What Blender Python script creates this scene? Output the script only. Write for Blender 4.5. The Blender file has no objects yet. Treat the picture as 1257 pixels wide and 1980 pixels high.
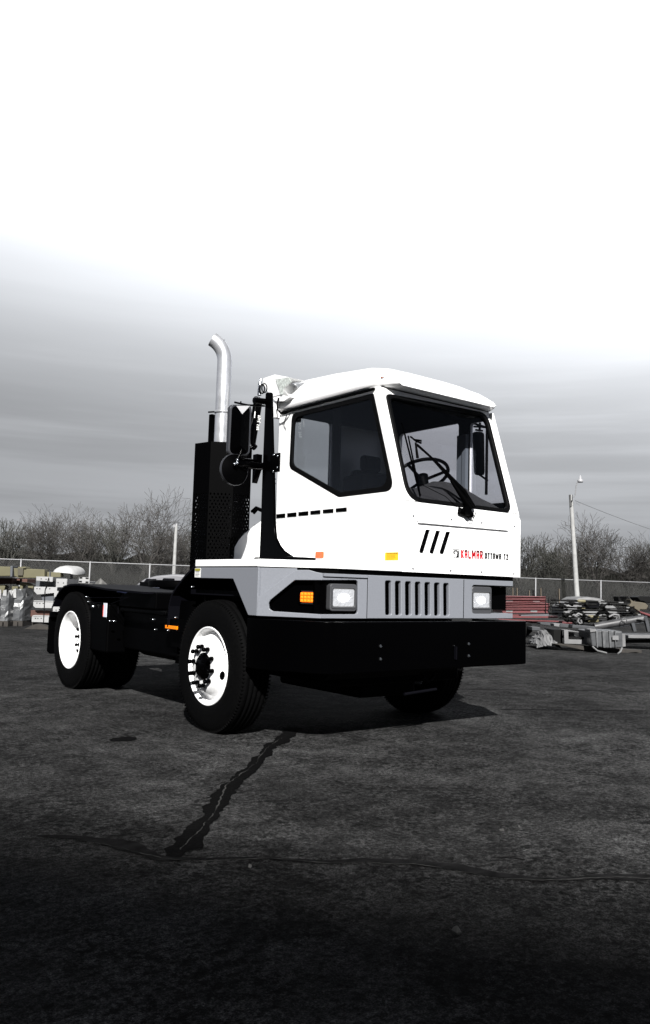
import bpy, bmesh, math, random
import numpy as np
from mathutils import Vector, Matrix
random.seed(7)
SC = bpy.context.scene
C = bpy.data.collections.new("yard"); SC.collection.children.link(C)
R = math.radians
# ------------------------------------------------------------------ camera
YAW, PITCH, ROLL = 0.660957, 0.092287, 0.029629
CAM = Vector((-3.2451, -5.6220, 1.1535)); FPX = 1562.94; IW, IH = 1257, 1980
fwd = Vector((math.sin(YAW)*math.cos(PITCH), math.cos(YAW)*math.cos(PITCH), math.sin(PITCH)))
r0 = Vector((math.cos(YAW), -math.sin(YAW), 0)); u0 = r0.cross(fwd)
cr = r0*math.cos(ROLL)+u0*math.sin(ROLL); cu = cr.cross(fwd)
cam = bpy.data.cameras.new("camera"); co = bpy.data.objects.new("camera", cam); C.objects.link(co)
m = Matrix((( cr.x, cu.x, -fwd.x, CAM.x), (cr.y, cu.y, -fwd.y, CAM.y), (cr.z, cu.z, -fwd.z, CAM.z), (0,0,0,1)))
co.matrix_world = m
cam.sensor_fit = 'VERTICAL'; cam.sensor_height = 24.0; cam.sensor_width = 24.0
cam.lens = 24.0*FPX/IH; cam.clip_start = .05; cam.clip_end = 3000
SC.camera = co
# ------------------------------------------------------------------ sky, sun, exposure
SUNV = Vector((-.80, -1.20, 1.0)).normalized()
SC.view_settings.view_transform = 'Standard'; SC.view_settings.look = 'None'
SC.view_settings.exposure = 1.05; SC.view_settings.gamma = 1.0; SC.view_settings.use_curve_mapping = False
w = bpy.data.worlds.new("World"); SC.world = w; w.use_nodes = True
nt = w.node_tree; nt.nodes.clear(); N = nt.nodes.new; L = nt.links.new
def mth(nt_, op, a, b=None, c=None, clamp=False):
    n = nt_.nodes.new('ShaderNodeMath'); n.operation = op; n.use_clamp = clamp
    for i, v in enumerate((a, b, c)):
        if v is None: continue
        if isinstance(v, (int, float)): n.inputs[i].default_value = v
        else: nt_.links.new(v, n.inputs[i])
    return n.outputs[0]
tc = N('ShaderNodeTexCoord')
sky = N('ShaderNodeTexSky'); sky.sky_type = 'NISHITA'; sky.sun_disc = False
sky.sun_elevation = math.asin(SUNV.z); sky.sun_rotation = math.atan2(SUNV.x, SUNV.y)
sky.altitude = 5000; sky.air_density = .45; sky.dust_density = .0
hs = N('ShaderNodeHueSaturation'); hs.inputs['Saturation'].default_value = .35; L(sky.outputs[0], hs.inputs['Color'])
bg1 = N('ShaderNodeBackground'); bg1.inputs[1].default_value = .05; L(hs.outputs[0], bg1.inputs[0])
sep = N('ShaderNodeSeparateXYZ'); L(tc.outputs['Generated'], sep.inputs[0])
def dotn(vec):
    n = N('ShaderNodeVectorMath'); n.operation = 'DOT_PRODUCT'; L(tc.outputs['Generated'], n.inputs[0]); n.inputs[1].default_value = vec
    return n.outputs['Value']
z = sep.outputs[2]
side = dotn(tuple(r0)); ahead = dotn((math.sin(YAW), math.cos(YAW), 0))
# high cloud deck: streaky veils low down, thick and bright further up
mp = N('ShaderNodeMapping'); mp.inputs['Scale'].default_value = (1.6, 1.6, 13); mp.inputs['Rotation'].default_value = (.05, -.04, 0)
L(tc.outputs['Generated'], mp.inputs[0])
n1 = N('ShaderNodeTexNoise'); n1.inputs['Scale'].default_value = 2.2; n1.inputs['Detail'].default_value = 6; n1.inputs['Roughness'].default_value = .55; L(mp.outputs[0], n1.inputs[0])
n2 = N('ShaderNodeTexNoise'); n2.inputs['Scale'].default_value = .9; n2.inputs['Detail'].default_value = 3; L(mp.outputs[0], n2.inputs[0])
streak = mth(nt, 'ADD', mth(nt, 'MULTIPLY', mth(nt, 'SUBTRACT', n1.outputs[0], .5), .28), mth(nt, 'MULTIPLY', mth(nt, 'SUBTRACT', n2.outputs[0], .5), .22))
# elevation coordinate of the bank's edge, lower towards the right
e = mth(nt, 'ADD', mth(nt, 'SUBTRACT', z, -.0), mth(nt, 'MULTIPLY', side, .085))
e = mth(nt, 'ADD', e, mth(nt, 'MULTIPLY', streak, .05))
cr_ = N('ShaderNodeValToRGB'); L(e, cr_.inputs[0])
el = cr_.color_ramp.elements
stops = [(0.0, .195), (.06, .192), (.12, .200), (.18, .232), (.23, .285), (.265, .345), (.295, .42), (.325, .50), (.355, .60), (.6, .62)]
el[0].position, el[1].position = stops[0][0], stops[-1][0]
for s, v in stops[1:-1]: el.new(s)
for i, (s, v) in enumerate(stops): el[i].position = s; el[i].color = (v*.965, v*.995, v*1.045, 1)
br = N('ShaderNodeMix'); br.data_type = 'RGBA'; br.blend_type = 'MULTIPLY'; br.inputs[0].default_value = 1.0
L(cr_.outputs[0], br.inputs[6])
mp3 = N('ShaderNodeMapping'); mp3.inputs['Scale'].default_value = (.8, .8, 19); mp3.inputs['Rotation'].default_value = (.03, -.05, 0); mp3.inputs['Location'].default_value = (3.1, 1.7, .35); L(tc.outputs['Generated'], mp3.inputs[0])
n3 = N('ShaderNodeTexNoise'); n3.inputs['Scale'].default_value = 1.1; n3.inputs['Detail'].default_value = 7; n3.inputs['Roughness'].default_value = .5; L(mp3.outputs[0], n3.inputs[0])
band = N('ShaderNodeMapRange'); band.interpolation_type = 'SMOOTHSTEP'; L(n3.outputs[0], band.inputs[0]); band.inputs[1].default_value = .47; band.inputs[2].default_value = .60; band.inputs[3].default_value = -.07; band.inputs[4].default_value = .26
streak = mth(nt, 'ADD', streak, mth(nt, 'MULTIPLY', band.outputs[0], .62))
cmb = N('ShaderNodeCombineColor'); calm = N('ShaderNodeMapRange'); calm.interpolation_type = 'SMOOTHSTEP'; L(z, calm.inputs[0]); calm.inputs[1].default_value = .19; calm.inputs[2].default_value = .29; calm.inputs[3].default_value = .90; calm.inputs[4].default_value = .10
sv = mth(nt, 'MULTIPLY', mth(nt, 'ADD', 1.0, mth(nt, 'MULTIPLY', streak, calm.outputs[0])), mth(nt, 'ADD', 1.0, mth(nt, 'MULTIPLY', side, .26)))
for i in range(3): L(sv, cmb.inputs[i])
L(cmb.outputs[0], br.inputs[7])
bg2 = N('ShaderNodeBackground'); L(br.outputs[2], bg2.inputs[0]); bg2.inputs[1].default_value = .98
# the bank stands ahead and thins out overhead and behind
mA = N('ShaderNodeMapRange'); mA.interpolation_type = 'SMOOTHSTEP'; L(ahead, mA.inputs[0]); mA.inputs[1].default_value = .66; mA.inputs[2].default_value = .735
mB = N('ShaderNodeMapRange'); mB.interpolation_type = 'SMOOTHSTEP'; L(z, mB.inputs[0]); mB.inputs[1].default_value = .66; mB.inputs[2].default_value = .615
fac = mth(nt, 'MULTIPLY', mA.outputs[0], mB.outputs[0])
mx = N('ShaderNodeMixShader'); L(fac, mx.inputs[0]); L(bg1.outputs[0], mx.inputs[1]); L(bg2.outputs[0], mx.inputs[2])
wo = N('ShaderNodeOutputWorld'); L(mx.outputs[0], wo.inputs[0])
sl = bpy.data.lights.new("sun", 'SUN'); sl.energy = 5.0; sl.angle = R(.53); sl.color = (1, .985, .96)
so = bpy.data.objects.new("sun", sl); C.objects.link(so); so.rotation_euler = SUNV.to_track_quat('Z', 'Y').to_euler()

# ------------------------------------------------------------------ placing helpers (a pixel of the photo is met with a real plane)
def ray(x, y): return fwd + cr*((x-IW/2)/FPX) - cu*((y-IH/2)/FPX)
def on(x, y, ax, v):
    d = ray(x, y); t = (v-CAM[ax])/d[ax]; return CAM + d*t
def SX(x, y, X): return on(x, y, 0, X)
def FY(x, y, Y): return on(x, y, 1, Y)
def GZ(x, y, Z=0.0): return on(x, y, 2, Z)
def depth_pt(x, y, dep):
    return CAM + ray(x, y)*dep
def ground_at(x, dep, zz=0.0):
    p = CAM + ray(x, 1000)*dep; p.z = zz; return p

# ------------------------------------------------------------------ materials
def mat(name, col, rough=.6, metal=0, spec=.5, noise=0, nscale=8, bump=0, bscale=60, emit=None, es=0, coat=0):
    mt = bpy.data.materials.new(name); mt.use_nodes = True; t = mt.node_tree; b = t.nodes['Principled BSDF']
    b.inputs['Base Color'].default_value = (*col, 1); b.inputs['Roughness'].default_value = rough
    b.inputs['Metallic'].default_value = metal; b.inputs['Specular IOR Level'].default_value = spec
    b.inputs['Coat Weight'].default_value = coat; b.inputs['Coat Roughness'].default_value = .08
    tcn = t.nodes.new('ShaderNodeTexCoord')
    if noise:
        n = t.nodes.new('ShaderNodeTexNoise'); n.inputs['Scale'].default_value = nscale; n.inputs['Detail'].default_value = 6
        t.links.new(tcn.outputs['Object'], n.inputs[0])
        rp_ = t.nodes.new('ShaderNodeMapRange'); t.links.new(n.outputs[0], rp_.inputs[0])
        rp_.inputs[1].default_value = .3; rp_.inputs[2].default_value = .7; rp_.inputs[3].default_value = 1-noise; rp_.inputs[4].default_value = 1+noise
        vm = t.nodes.new('ShaderNodeVectorMath'); vm.operation = 'SCALE'; vm.inputs[0].default_value = col; t.links.new(rp_.outputs[0], vm.inputs['Scale'])
        t.links.new(vm.outputs[0], b.inputs['Base Color'])
        rr = t.nodes.new('ShaderNodeMapRange'); t.links.new(n.outputs[0], rr.inputs[0]); rr.inputs[3].default_value = max(.02, rough-.12); rr.inputs[4].default_value = min(1, rough+.12)
        t.links.new(rr.outputs[0], b.inputs['Roughness'])
    if bump:
        n = t.nodes.new('ShaderNodeTexNoise'); n.inputs['Scale'].default_value = bscale; n.inputs['Detail'].default_value = 4
        t.links.new(tcn.outputs['Object'], n.inputs[0])
        bp = t.nodes.new('ShaderNodeBump'); bp.inputs['Strength'].default_value = bump; bp.inputs['Distance'].default_value = .01
        t.links.new(n.outputs[0], bp.inputs['Height']); t.links.new(bp.outputs[0], b.inputs['Normal'])
    if emit:
        b.inputs['Emission Color'].default_value = (*emit, 1); b.inputs['Emission Strength'].default_value = es
    return mt
def glass(name, tint, refl=.06):
    mt = bpy.data.materials.new(name); mt.use_nodes = True; t = mt.node_tree; t.nodes.clear()
    o = t.nodes.new('ShaderNodeOutputMaterial'); tr = t.nodes.new('ShaderNodeBsdfTransparent'); tr.inputs[0].default_value = (*tint, 1)
    g = t.nodes.new('ShaderNodeBsdfGlossy'); g.inputs['Roughness'].default_value = .02; g.inputs[0].default_value = (.9, .95, 1, 1)
    lw = t.nodes.new('ShaderNodeLayerWeight'); lw.inputs[0].default_value = .5
    f = mth(t, 'ADD', mth(t, 'MULTIPLY', mth(t, 'POWER', lw.outputs[1], 5), .7), refl, clamp=True)
    mxs = t.nodes.new('ShaderNodeMixShader'); t.links.new(f, mxs.inputs[0]); t.links.new(tr.outputs[0], mxs.inputs[1]); t.links.new(g.outputs[0], mxs.inputs[2])
    t.links.new(mxs.outputs[0], o.inputs[0]); return mt
WHITE = mat('white_paint', (.82, .82, .82), .32, noise=.02, nscale=3, coat=.3)
SILVER = mat('grey_paint', (.162, .170, .190), .42, spec=.4, noise=.05, nscale=90)
BLACK = mat('black_paint', (.0005, .0005, .0006), .5, spec=.02)
BLACKG = mat('black_gloss', (.0004, .0004, .0005), .2, spec=.03)
SATIN = mat('satin_black', (.0022, .0022, .0034), .6, spec=.04)
RUBBER = mat('tyre_rubber', (.0011, .0011, .0012), .75, spec=.05, noise=.35, nscale=40, bump=.3, bscale=120)
TREAD = mat('tyre_tread', (.012, .0118, .0112), .85, spec=.1, noise=.5, nscale=60, bump=.5, bscale=90)
GASKET = mat('gasket_rubber', (.0018, .0018, .002), .55, spec=.07, bump=.2, bscale=200)
STEEL = mat('bolt_steel', (.45, .47, .5), .25, metal=1)
CHROME = mat('exhaust_steel', (.62, .63, .66), .34, metal=.72, noise=.12, nscale=9)
MIRRORRIM = mat('mirror_trim', (.07, .072, .08), .3, metal=.6)
GLASSW = glass('windshield_glass', (.88, .88, .89), .012)
GLASSD = glass('tinted_glass', (.79, .80, .81), .025)
AMBER = mat('amber_lens', (.80, .20, .003), .25, spec=.4, emit=(1, .2, .0), es=.05)
AMBERL = mat('amber_lamp', (.62, .075, .002), .25, spec=.5, emit=(1, .17, .0), es=.05)
AMBERC = mat('amber_led', (.85, .19, .01), .2, spec=.5, emit=(1, .28, .02), es=.25)
ORANGE = mat('orange_marker', (.55, .065, .004), .4)
RED = mat('red_lettering', (.50, .003, .010), .4)
INK = mat('black_lettering', (.004, .004, .004), .5, spec=.2)
YELLOW = mat('yellow_label', (.75, .40, .004), .5)
PAPER = mat('white_label', (.7, .7, .68), .5)
LAMP = mat('lit_lamp', (.24, .25, .27), .12, spec=.8, emit=(1, .98, .95), es=.10, bump=1.0, bscale=45)
LAMPHOT = mat('lit_bulb', (.8, .8, .8), .1, emit=(1, .98, .95), es=12)
HOUSING = mat('lamp_housing', (.045, .046, .05), .45)
DASH = mat('dashboard_vinyl', (.016, .016, .018), .8, bump=.3, bscale=150)
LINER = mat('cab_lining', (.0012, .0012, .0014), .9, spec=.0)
PILLAR = mat('inner_pillar_paint', (.11, .125, .145), .6)
REFW = mat('reflector_tape', (.6, .62, .7), .3)
REFR = mat('reflector_red', (.5, .05, .03), .3)

# ------------------------------------------------------------------ mesh building
class MB:
    def __init__(s): s.v = []; s.f = []; s.sm = []
    def add(s, vs, fs, M=None, smooth=False):
        o = len(s.v)
        for p in vs:
            p = Vector(p); s.v.append(M @ p if M is not None else p)
        for f in fs: s.f.append([i+o for i in f]); s.sm.append(smooth)
        return s
    def mesh(s, me, M):
        return s.add([v.co.copy() for v in me.vertices], [list(p.vertices) for p in me.polygons], M)
    def box(s, a, b, M=None):
        x0, y0, z0 = a; x1, y1, z1 = b
        if x0 > x1: x0, x1 = x1, x0
        if y0 > y1: y0, y1 = y1, y0
        if z0 > z1: z0, z1 = z1, z0
        vs = [(x0,y0,z0),(x1,y0,z0),(x1,y1,z0),(x0,y1,z0),(x0,y0,z1),(x1,y0,z1),(x1,y1,z1),(x0,y1,z1)]
        return s.add(vs, [(3,2,1,0),(4,5,6,7),(0,1,5,4),(1,2,6,5),(2,3,7,6),(3,0,4,7)], M)
    def bar(s, p, q, w_, h_, up=(0,0,1)):
        p = Vector(p); q = Vector(q); d = (q-p); ln = d.length; d.normalize(); u = Vector(up)
        if abs(d.dot(u)) > .98: u = Vector((1,0,0))
        sx = d.cross(u).normalized(); uz = sx.cross(d)
        M = Matrix.Translation(p) @ Matrix((( d.x, sx.x, uz.x), (d.y, sx.y, uz.y), (d.z, sx.z, uz.z))).to_4x4()
        return s.box((0, -w_/2, -h_/2), (ln, w_/2, h_/2), M)
    def tube(s, path, r, n=12, cap=True, smooth=True):
        path = [Vector(p) for p in path]; rs = r if isinstance(r, (list, tuple)) else [r]*len(path)
        vs = []; fs = []; pu = None
        for i, p in enumerate(path):
            d = (path[min(i+1, len(path)-1)] - path[max(i-1, 0)]).normalized()
            if pu is None:
                pu = Vector((0,0,1)) if abs(d.z) < .9 else Vector((1,0,0))
            a = (pu - d*pu.dot(d)).normalized(); pu = a; b = d.cross(a)
            for k in range(n):
                t = 2*math.pi*k/n; vs.append(p + (a*math.cos(t)+b*math.sin(t))*rs[i])
        for i in range(len(path)-1):
            for k in range(n):
                fs.append((i*n+k, i*n+(k+1)%n, (i+1)*n+(k+1)%n, (i+1)*n+k))
        s.add(vs, fs, None, smooth)
        if cap:
            s.add(vs[:n], [list(range(n))[::-1]]); s.add(vs[-n:], [list(range(n))])
        return s
    def lathe(s, prof, c, axis='x', n=48, smooth=True):      # prof: (offset along axis, radius)
        c = Vector(c); vs = []; fs = []
        for (a, r) in prof:
            for k in range(n):
                t = 2*math.pi*k/n
                if axis == 'x': vs.append(c+Vector((a, r*math.cos(t), r*math.sin(t))))
                elif axis == 'y': vs.append(c+Vector((r*math.cos(t), a, r*math.sin(t))))
                else: vs.append(c+Vector((r*math.cos(t), r*math.sin(t), a)))
        for i in range(len(prof)-1):
            for k in range(n): fs.append((i*n+k, i*n+(k+1)%n, (i+1)*n+(k+1)%n, (i+1)*n+k))
        return s.add(vs, fs, None, smooth)
    def prism(s, poly, d0, d1, axis='x'):                 # poly in the other two axes
        n = len(poly); vs = []
        for d in (d0, d1):
            for (a, b) in poly: vs.append({'x': (d,a,b), 'y': (a,d,b), 'z': (a,b,d)}[axis])
        fs = [list(range(n))[::-1], [n+i for i in range(n)]]
        for i in range(n): fs.append((i, (i+1)%n, n+(i+1)%n, n+i))
        return s.add(vs, fs)
    def build(s, name, mt, parent=None, bevel=0, seg=2, smooth_angle=None):
        me = bpy.data.meshes.new(name); me.from_pydata([tuple(v) for v in s.v], [], s.f); me.validate()
        if len(me.polygons) == len(s.sm): me.polygons.foreach_set('use_smooth', s.sm)
        bm = bmesh.new(); bm.from_mesh(me); bmesh.ops.recalc_face_normals(bm, faces=bm.faces); bm.to_mesh(me); bm.free()
        me.materials.append(mt)
        o = bpy.data.objects.new(name, me); C.objects.link(o)
        if parent is not None:
            o.parent = parent; o.matrix_parent_inverse = Matrix.Translation(root_loc(parent)).inverted()
        if bevel:
            b = o.modifiers.new('bevel', 'BEVEL'); b.width = bevel; b.segments = seg; b.limit_method = 'ANGLE'; b.angle_limit = R(35)
            for p in me.polygons: p.use_smooth = True
            b.harden_normals = True
        return o
def root_loc(o):
    return o.location if (o.type == 'EMPTY' and 'wloc' in o) else Vector((0,0,0))
def tag(o, label=None, cat=None, group=None, kind=None):
    if label: o['label'] = label
    if cat: o['category'] = cat
    if group: o['group'] = group
    if kind: o['kind'] = kind
    return o
def thing(name, loc, label, cat, group=None, rz=0, world=False):
    o = bpy.data.objects.new(name, None); C.objects.link(o); o.location = loc; o.rotation_euler = (0,0,rz); o.empty_display_size = .2
    if world: o['wloc'] = 1
    return tag(o, label, cat, group)
def rp(pts, r, n=5):                                     # polygon with rounded corners; r one value or per corner
    out = []; m_ = len(pts)
    for i in range(m_):
        p = Vector(pts[i]).to_2d(); a = Vector(pts[i-1]).to_2d(); b = Vector(pts[(i+1) % m_]).to_2d()
        ri = r[i] if isinstance(r, (list, tuple)) else r
        if ri <= 0: out.append(tuple(p)); continue
        da = (a-p); db = (b-p); la = da.length; lb = db.length; da.normalize(); db.normalize()
        ang = math.acos(max(-1, min(1, da.dot(db)))); t = min(ri/math.tan(ang/2), la*.48, lb*.48)
        q0 = p+da*t; q1 = p+db*t
        for k in range(n+1):
            u = k/n; out.append(tuple(q0*(1-u)**2 + p*2*u*(1-u) + q1*u*u))
    return out
def flat(outer, holes=(), th=.01, bevel=0):              # extruded 2-D sheet with holes, local z from 0 to th
    cu_ = bpy.data.curves.new('c', 'CURVE'); cu_.dimensions = '2D'; cu_.fill_mode = 'BOTH'; cu_.extrude = max(th/2-bevel, 0); cu_.bevel_depth = bevel; cu_.offset = -bevel; cu_.bevel_resolution = 2
    for poly in [outer]+list(holes):
        sp = cu_.splines.new('POLY'); sp.points.add(len(poly)-1)
        for i, p in enumerate(poly): sp.points[i].co = (p[0], p[1], 0, 1)
        sp.use_cyclic_u = True
    ob = bpy.data.objects.new('c', cu_); me = bpy.data.meshes.new_from_object(ob)
    for v in me.vertices: v.co.z += th/2
    bpy.data.objects.remove(ob); bpy.data.curves.remove(cu_); return me
class Plane:                                             # origin, x axis, y axis; normal towards the viewer's side
    def __init__(s, o, ex, ey):
        s.o = Vector(o); s.ex = Vector(ex).normalized(); ey = Vector(ey); s.n = s.ex.cross(ey).normalized(); s.ey = s.n.cross(s.ex)
        s.M = Matrix.Translation(s.o) @ Matrix((( s.ex.x, s.ey.x, s.n.x), (s.ex.y, s.ey.y, s.n.y), (s.ex.z, s.ey.z, s.n.z))).to_4x4()
    def px(s, x, y):
        d = ray(x, y); t = (s.o-CAM).dot(s.n)/d.dot(s.n); q = CAM+d*t-s.o; return (q.dot(s.ex), q.dot(s.ey))
    def pxs(s, pts): return [s.px(*p) for p in pts]
    def up(s, a): return s.M @ Matrix.Translation((0,0,a))
    def at(s, a, b, c=0): return s.M @ Vector((a, b, c))
GLY = {'K': ([(0,0),(0,1)],[(0,.42),(1,1)],[(.18,.52),(1,0)]), 'A': ([(0,0),(0,.88),(.12,1),(.88,1),(1,.88),(1,0)],[(0,.45),(1,.45)]), 'L': ([(0,1),(0,0),(1,0)],),
 'M': ([(0,0),(0,1),(.5,.35),(1,1),(1,0)],), 'R': ([(0,0),(0,1),(.88,1),(1,.88),(1,.58),(.88,.46),(0,.46)],[(.5,.46),(1,0)]), 'O': ([(.12,0),(0,.12),(0,.88),(.12,1),(.88,1),(1,.88),(1,.12),(.88,0),(.12,0)],),
 'T': ([(0,1),(1,1)],[(.5,1),(.5,0)]), 'W': ([(0,1),(.12,0),(.5,.62),(.88,0),(1,1)],), '2': ([(0,.80),(.12,1),(.88,1),(1,.85),(1,.62),(0,0),(1,0)],), 'I': ([(.5,0),(.5,1)],), 'D': ([(0,0),(0,1),(.8,1),(1,.8),(1,.2),(.8,0),(0,0)],),
 'E': ([(1,1),(0,1),(0,0),(1,0)],[(0,.5),(.8,.5)]), 'B': ([(0,0),(0,1),(.8,1),(.95,.85),(.95,.62),(.8,.5),(0,.5)],[(.8,.5),(1,.38),(1,.12),(.85,0),(0,0)])}
def stroke_text(b, txt, W_, H_, M, wt=.26, gap=.34, wide={'M':1.35,'W':1.35,'I':.45,' ':.7}, th=.0015):
    units = sum(wide.get(c, 1) for c in txt)+gap*(len(txt)-1); cw = W_/units; s_ = cw*wt; x = 0
    for c in txt:
        w_ = cw*wide.get(c, 1)
        for k, line in enumerate(GLY.get(c, ())):
            pts = [Vector((x+s_/2+p[0]*(w_-s_), s_/2+p[1]*(H_-s_), 0)) for p in line]
            for p, q in zip(pts, pts[1:]):
                d = (q-p).normalized(); n_ = Vector((-d.y, d.x, 0))*s_/2; e_ = d*s_*.45; zz = Vector((0,0,th*(1+.1*k)))
                b.add([p-e_-n_+zz, q+e_-n_+zz, q+e_+n_+zz, p-e_+n_+zz], [(0,1,2,3)], M)
        x += w_+cw*gap
def text_mesh(txt, size, th=.002, sx=1.0, shear=0):
    cu_ = bpy.data.curves.new('t', 'FONT'); cu_.body = txt; cu_.size = size; cu_.extrude = th/2; cu_.shear = shear; cu_.offset = size*.022
    ob = bpy.data.objects.new('t', cu_); me = bpy.data.meshes.new_from_object(ob)
    for v in me.vertices: v.co.x *= sx
    xs = [v.co.x for v in me.vertices]; x0 = min(xs)
    for v in me.vertices: v.co.x -= x0
    me['w'] = max(xs)-x0
    bpy.data.objects.remove(ob); bpy.data.curves.remove(cu_); return me

# ================================================================== SETTING
def asphalt():
    mt = bpy.data.materials.new('asphalt'); mt.use_nodes = True; t = mt.node_tree; b = t.nodes['Principled BSDF']; Lk = t.links.new
    tcn = t.nodes.new('ShaderNodeTexCoord')
    def noise(sc, det, ro=.6, stretch=None):
        n = t.nodes.new('ShaderNodeTexNoise'); n.inputs['Scale'].default_value = sc; n.inputs['Detail'].default_value = det; n.inputs['Roughness'].default_value = ro
        if stretch:
            mpp = t.nodes.new('ShaderNodeMapping'); mpp.inputs['Rotation'].default_value = (0,0,YAW); mpp.inputs['Scale'].default_value = stretch; Lk(tcn.outputs['Object'], mpp.inputs[0]); Lk(mpp.outputs[0], n.inputs[0])
        else: Lk(tcn.outputs['Object'], n.inputs[0])
        return n.outputs[0]
    def rng(v, a, b_, c, d):
        n = t.nodes.new('ShaderNodeMapRange'); Lk(v, n.inputs[0])
        for i, q in enumerate((a, b_, c, d)): n.inputs[i+1].default_value = q
        return n.outputs[0]
    big = rng(noise(.55, 5), .35, .68, .75, 1.3)
    mid = rng(noise(5, 8, .8), .38, .62, .55, 1.5)
    fine = mth(t, 'MULTIPLY', rng(noise(42, 5, .85), .40, .60, .35, 1.7), rng(noise(150, 2, .7), .38, .62, .55, 1.5))
    # worn pits where the binder shows dark
    pit = rng(noise(22, 6, .8), .50, .54, 1.0, .30)
    pitm = rng(noise(1.6, 5, .7), .42, .56, 0, 1)
    pit = mth(t, 'ADD', 1, mth(t, 'MULTIPLY', mth(t, 'SUBTRACT', pit, 1), pitm))
    lanes = rng(noise(.5, 5, .6, (1, 1, 1)), .4, .62, .84, 1.16)
    v = mth(t, 'MULTIPLY', mth(t, 'MULTIPLY', big, mid), mth(t, 'MULTIPLY', fine, mth(t, 'MULTIPLY', pit, lanes)))
    vor = t.nodes.new('ShaderNodeTexVoronoi'); vor.inputs['Scale'].default_value = 30; Lk(tcn.outputs['Object'], vor.inputs[0])
    chip = rng(vor.outputs['Distance'], .04, .07, 1, 0); chipm = rng(noise(9, 2), .63, .66, 0, 1)
    v = mth(t, 'ADD', v, mth(t, 'MULTIPLY', mth(t, 'MULTIPLY', chip, chipm), 2.2))
    v = mth(t, 'POWER', v, 1.35)
    vm = t.nodes.new('ShaderNodeVectorMath'); vm.operation = 'SCALE'; vm.inputs[0].default_value = (.0262, .0262, .0263); Lk(v, vm.inputs['Scale'])
    Lk(vm.outputs[0], b.inputs['Base Color']); b.inputs['Roughness'].default_value = .95; b.inputs['Specular IOR Level'].default_value = .06
    bp = t.nodes.new('ShaderNodeBump'); bp.inputs['Strength'].default_value = .5; bp.inputs['Distance'].default_value = .004
    Lk(fine, bp.inputs['Height']); Lk(bp.outputs[0], b.inputs['Normal'])
    return mt
ASPH = asphalt()
g = MB(); S_ = 900
g.add([(-S_,-S_,0),(S_,-S_,0),(S_,S_,0),(-S_,S_,0)], [(0,1,2,3)])
tag(g.build('ground', ASPH), 'dark worn asphalt yard', kind='structure')
TAR = mat('tar_seal', (.0030, .0030, .0031), .9, spec=.02, noise=.3, nscale=30, bump=.3, bscale=60)
TARL = mat('old_tar_seal', (.0080, .0080, .0082), .9, spec=.02, noise=.55, nscale=18)
CRACK = mat('dusty_crack', (.036, .036, .035), .9, spec=.05, noise=.4, nscale=40)
def strip(pts, wd, z0, seed, jag=.25, step=.03):
    rnd = random.Random(seed); P3 = [GZ(*p) for p in pts]; dense = []
    for i in range(len(P3)-1):
        n = max(2, int((P3[i+1]-P3[i]).length/step))
        for k in range(n):
            u = k/n; dense.append((P3[i].lerp(P3[i+1], u), wd[i]*(1-u)+wd[i+1]*u))
    dense.append((P3[-1], wd[-1])); b = MB(); vs = []; j1 = j2 = jc = 0; amp = .5 if wd[0] > .008 else 3.5
    for i, (p, w_) in enumerate(dense):
        d = (dense[min(i+1, len(dense)-1)][0]-dense[max(i-1, 0)][0]).normalized(); nn = Vector((-d.y, d.x, 0))
        j1 = j1*.8+rnd.uniform(-jag, jag)*.6; j2 = j2*.8+rnd.uniform(-jag, jag)*.6; jc = jc*.92+rnd.uniform(-.25, .25)
        c = p+nn*jc*w_*amp
        a_ = c+nn*w_*(.5+j1*.5); b_ = c-nn*w_*(.5+j2*.5); vs += [(a_.x, a_.y, z0), (b_.x, b_.y, z0)]
    b.add(vs, [(2*i, 2*i+1, 2*i+3, 2*i+2) for i in range(len(dense)-1)]); return b
b = strip([(577,1408),(548,1425),(515,1447),(497,1470),(475,1492),(440,1518),(425,1545),(408,1575),(385,1610),(362,1638),(333,1660)], [.12,.11,.085,.09,.12,.10,.10,.10,.12,.115,.08], .004, 3, .3)
tag(b.build('tar_strip', TAR), 'broad black tar seal running towards the truck', kind='structure')
b = strip([(70,1618),(120,1620),(200,1626),(270,1640),(325,1660),(400,1662),(520,1660),(640,1668),(700,1664),(800,1668),(870,1680),(960,1697),(1050,1702),(1150,1694),(1257,1694),(1330,1690)], [.01,.04,.07,.09,.05,.015,.03,.035,.035,.05,.06,.05,.045,.05,.06,.05], .0045, 5, .55)
tag(b.build('crack_seal', TARL), 'ragged sealed crack crossing the yard', kind='structure')
b = strip([(170,1630),(200,1634),(270,1650),(325,1662),(400,1666),(520,1660),(640,1671),(700,1668),(800,1672),(870,1686),(960,1700),(1050,1705),(1150,1698),(1257,1700),(1330,1696)], [.0045]*15, .0052, 9, 1.6, .012)
b2 = strip([(545,1428),(513,1450),(497,1475),(437,1520),(420,1560),(396,1600),(350,1645)], [.0045]*7, .0052, 19, 1.6, .012); b.v += [];
o = len(b.v); b.v += b2.v; b.f += [[i+o for i in f] for f in b2.f]; b.sm += b2.sm
tag(b.build('crack_line', CRACK), 'pale dusty crack lines in the asphalt', kind='structure')
b = strip([(880,1333),(1000,1334),(1130,1336),(1257,1338),(1400,1341)], [.02,.025,.02,.02,.02], .004, 12, .5)
b2 = strip([(968,1372),(1080,1373),(1257,1375),(1400,1378)], [.03,.04,.03,.03], .004, 14, .5)
o = len(b.v); b.v += b2.v; b.f += [[i+o for i in f] for f in b2.f]; b.sm += b2.sm
tag(b.build('paving_seam', TARL), 'dark paving seams right of the truck', kind='structure')
b = MB(); c = GZ(240, 1430); b.add([(c.x+.11*math.cos(t)*random.uniform(.8,1.1), c.y+.09*math.sin(t)*random.uniform(.8,1.1), .004) for t in [k*math.pi/9 for k in range(18)]], [list(range(18))])
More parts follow.
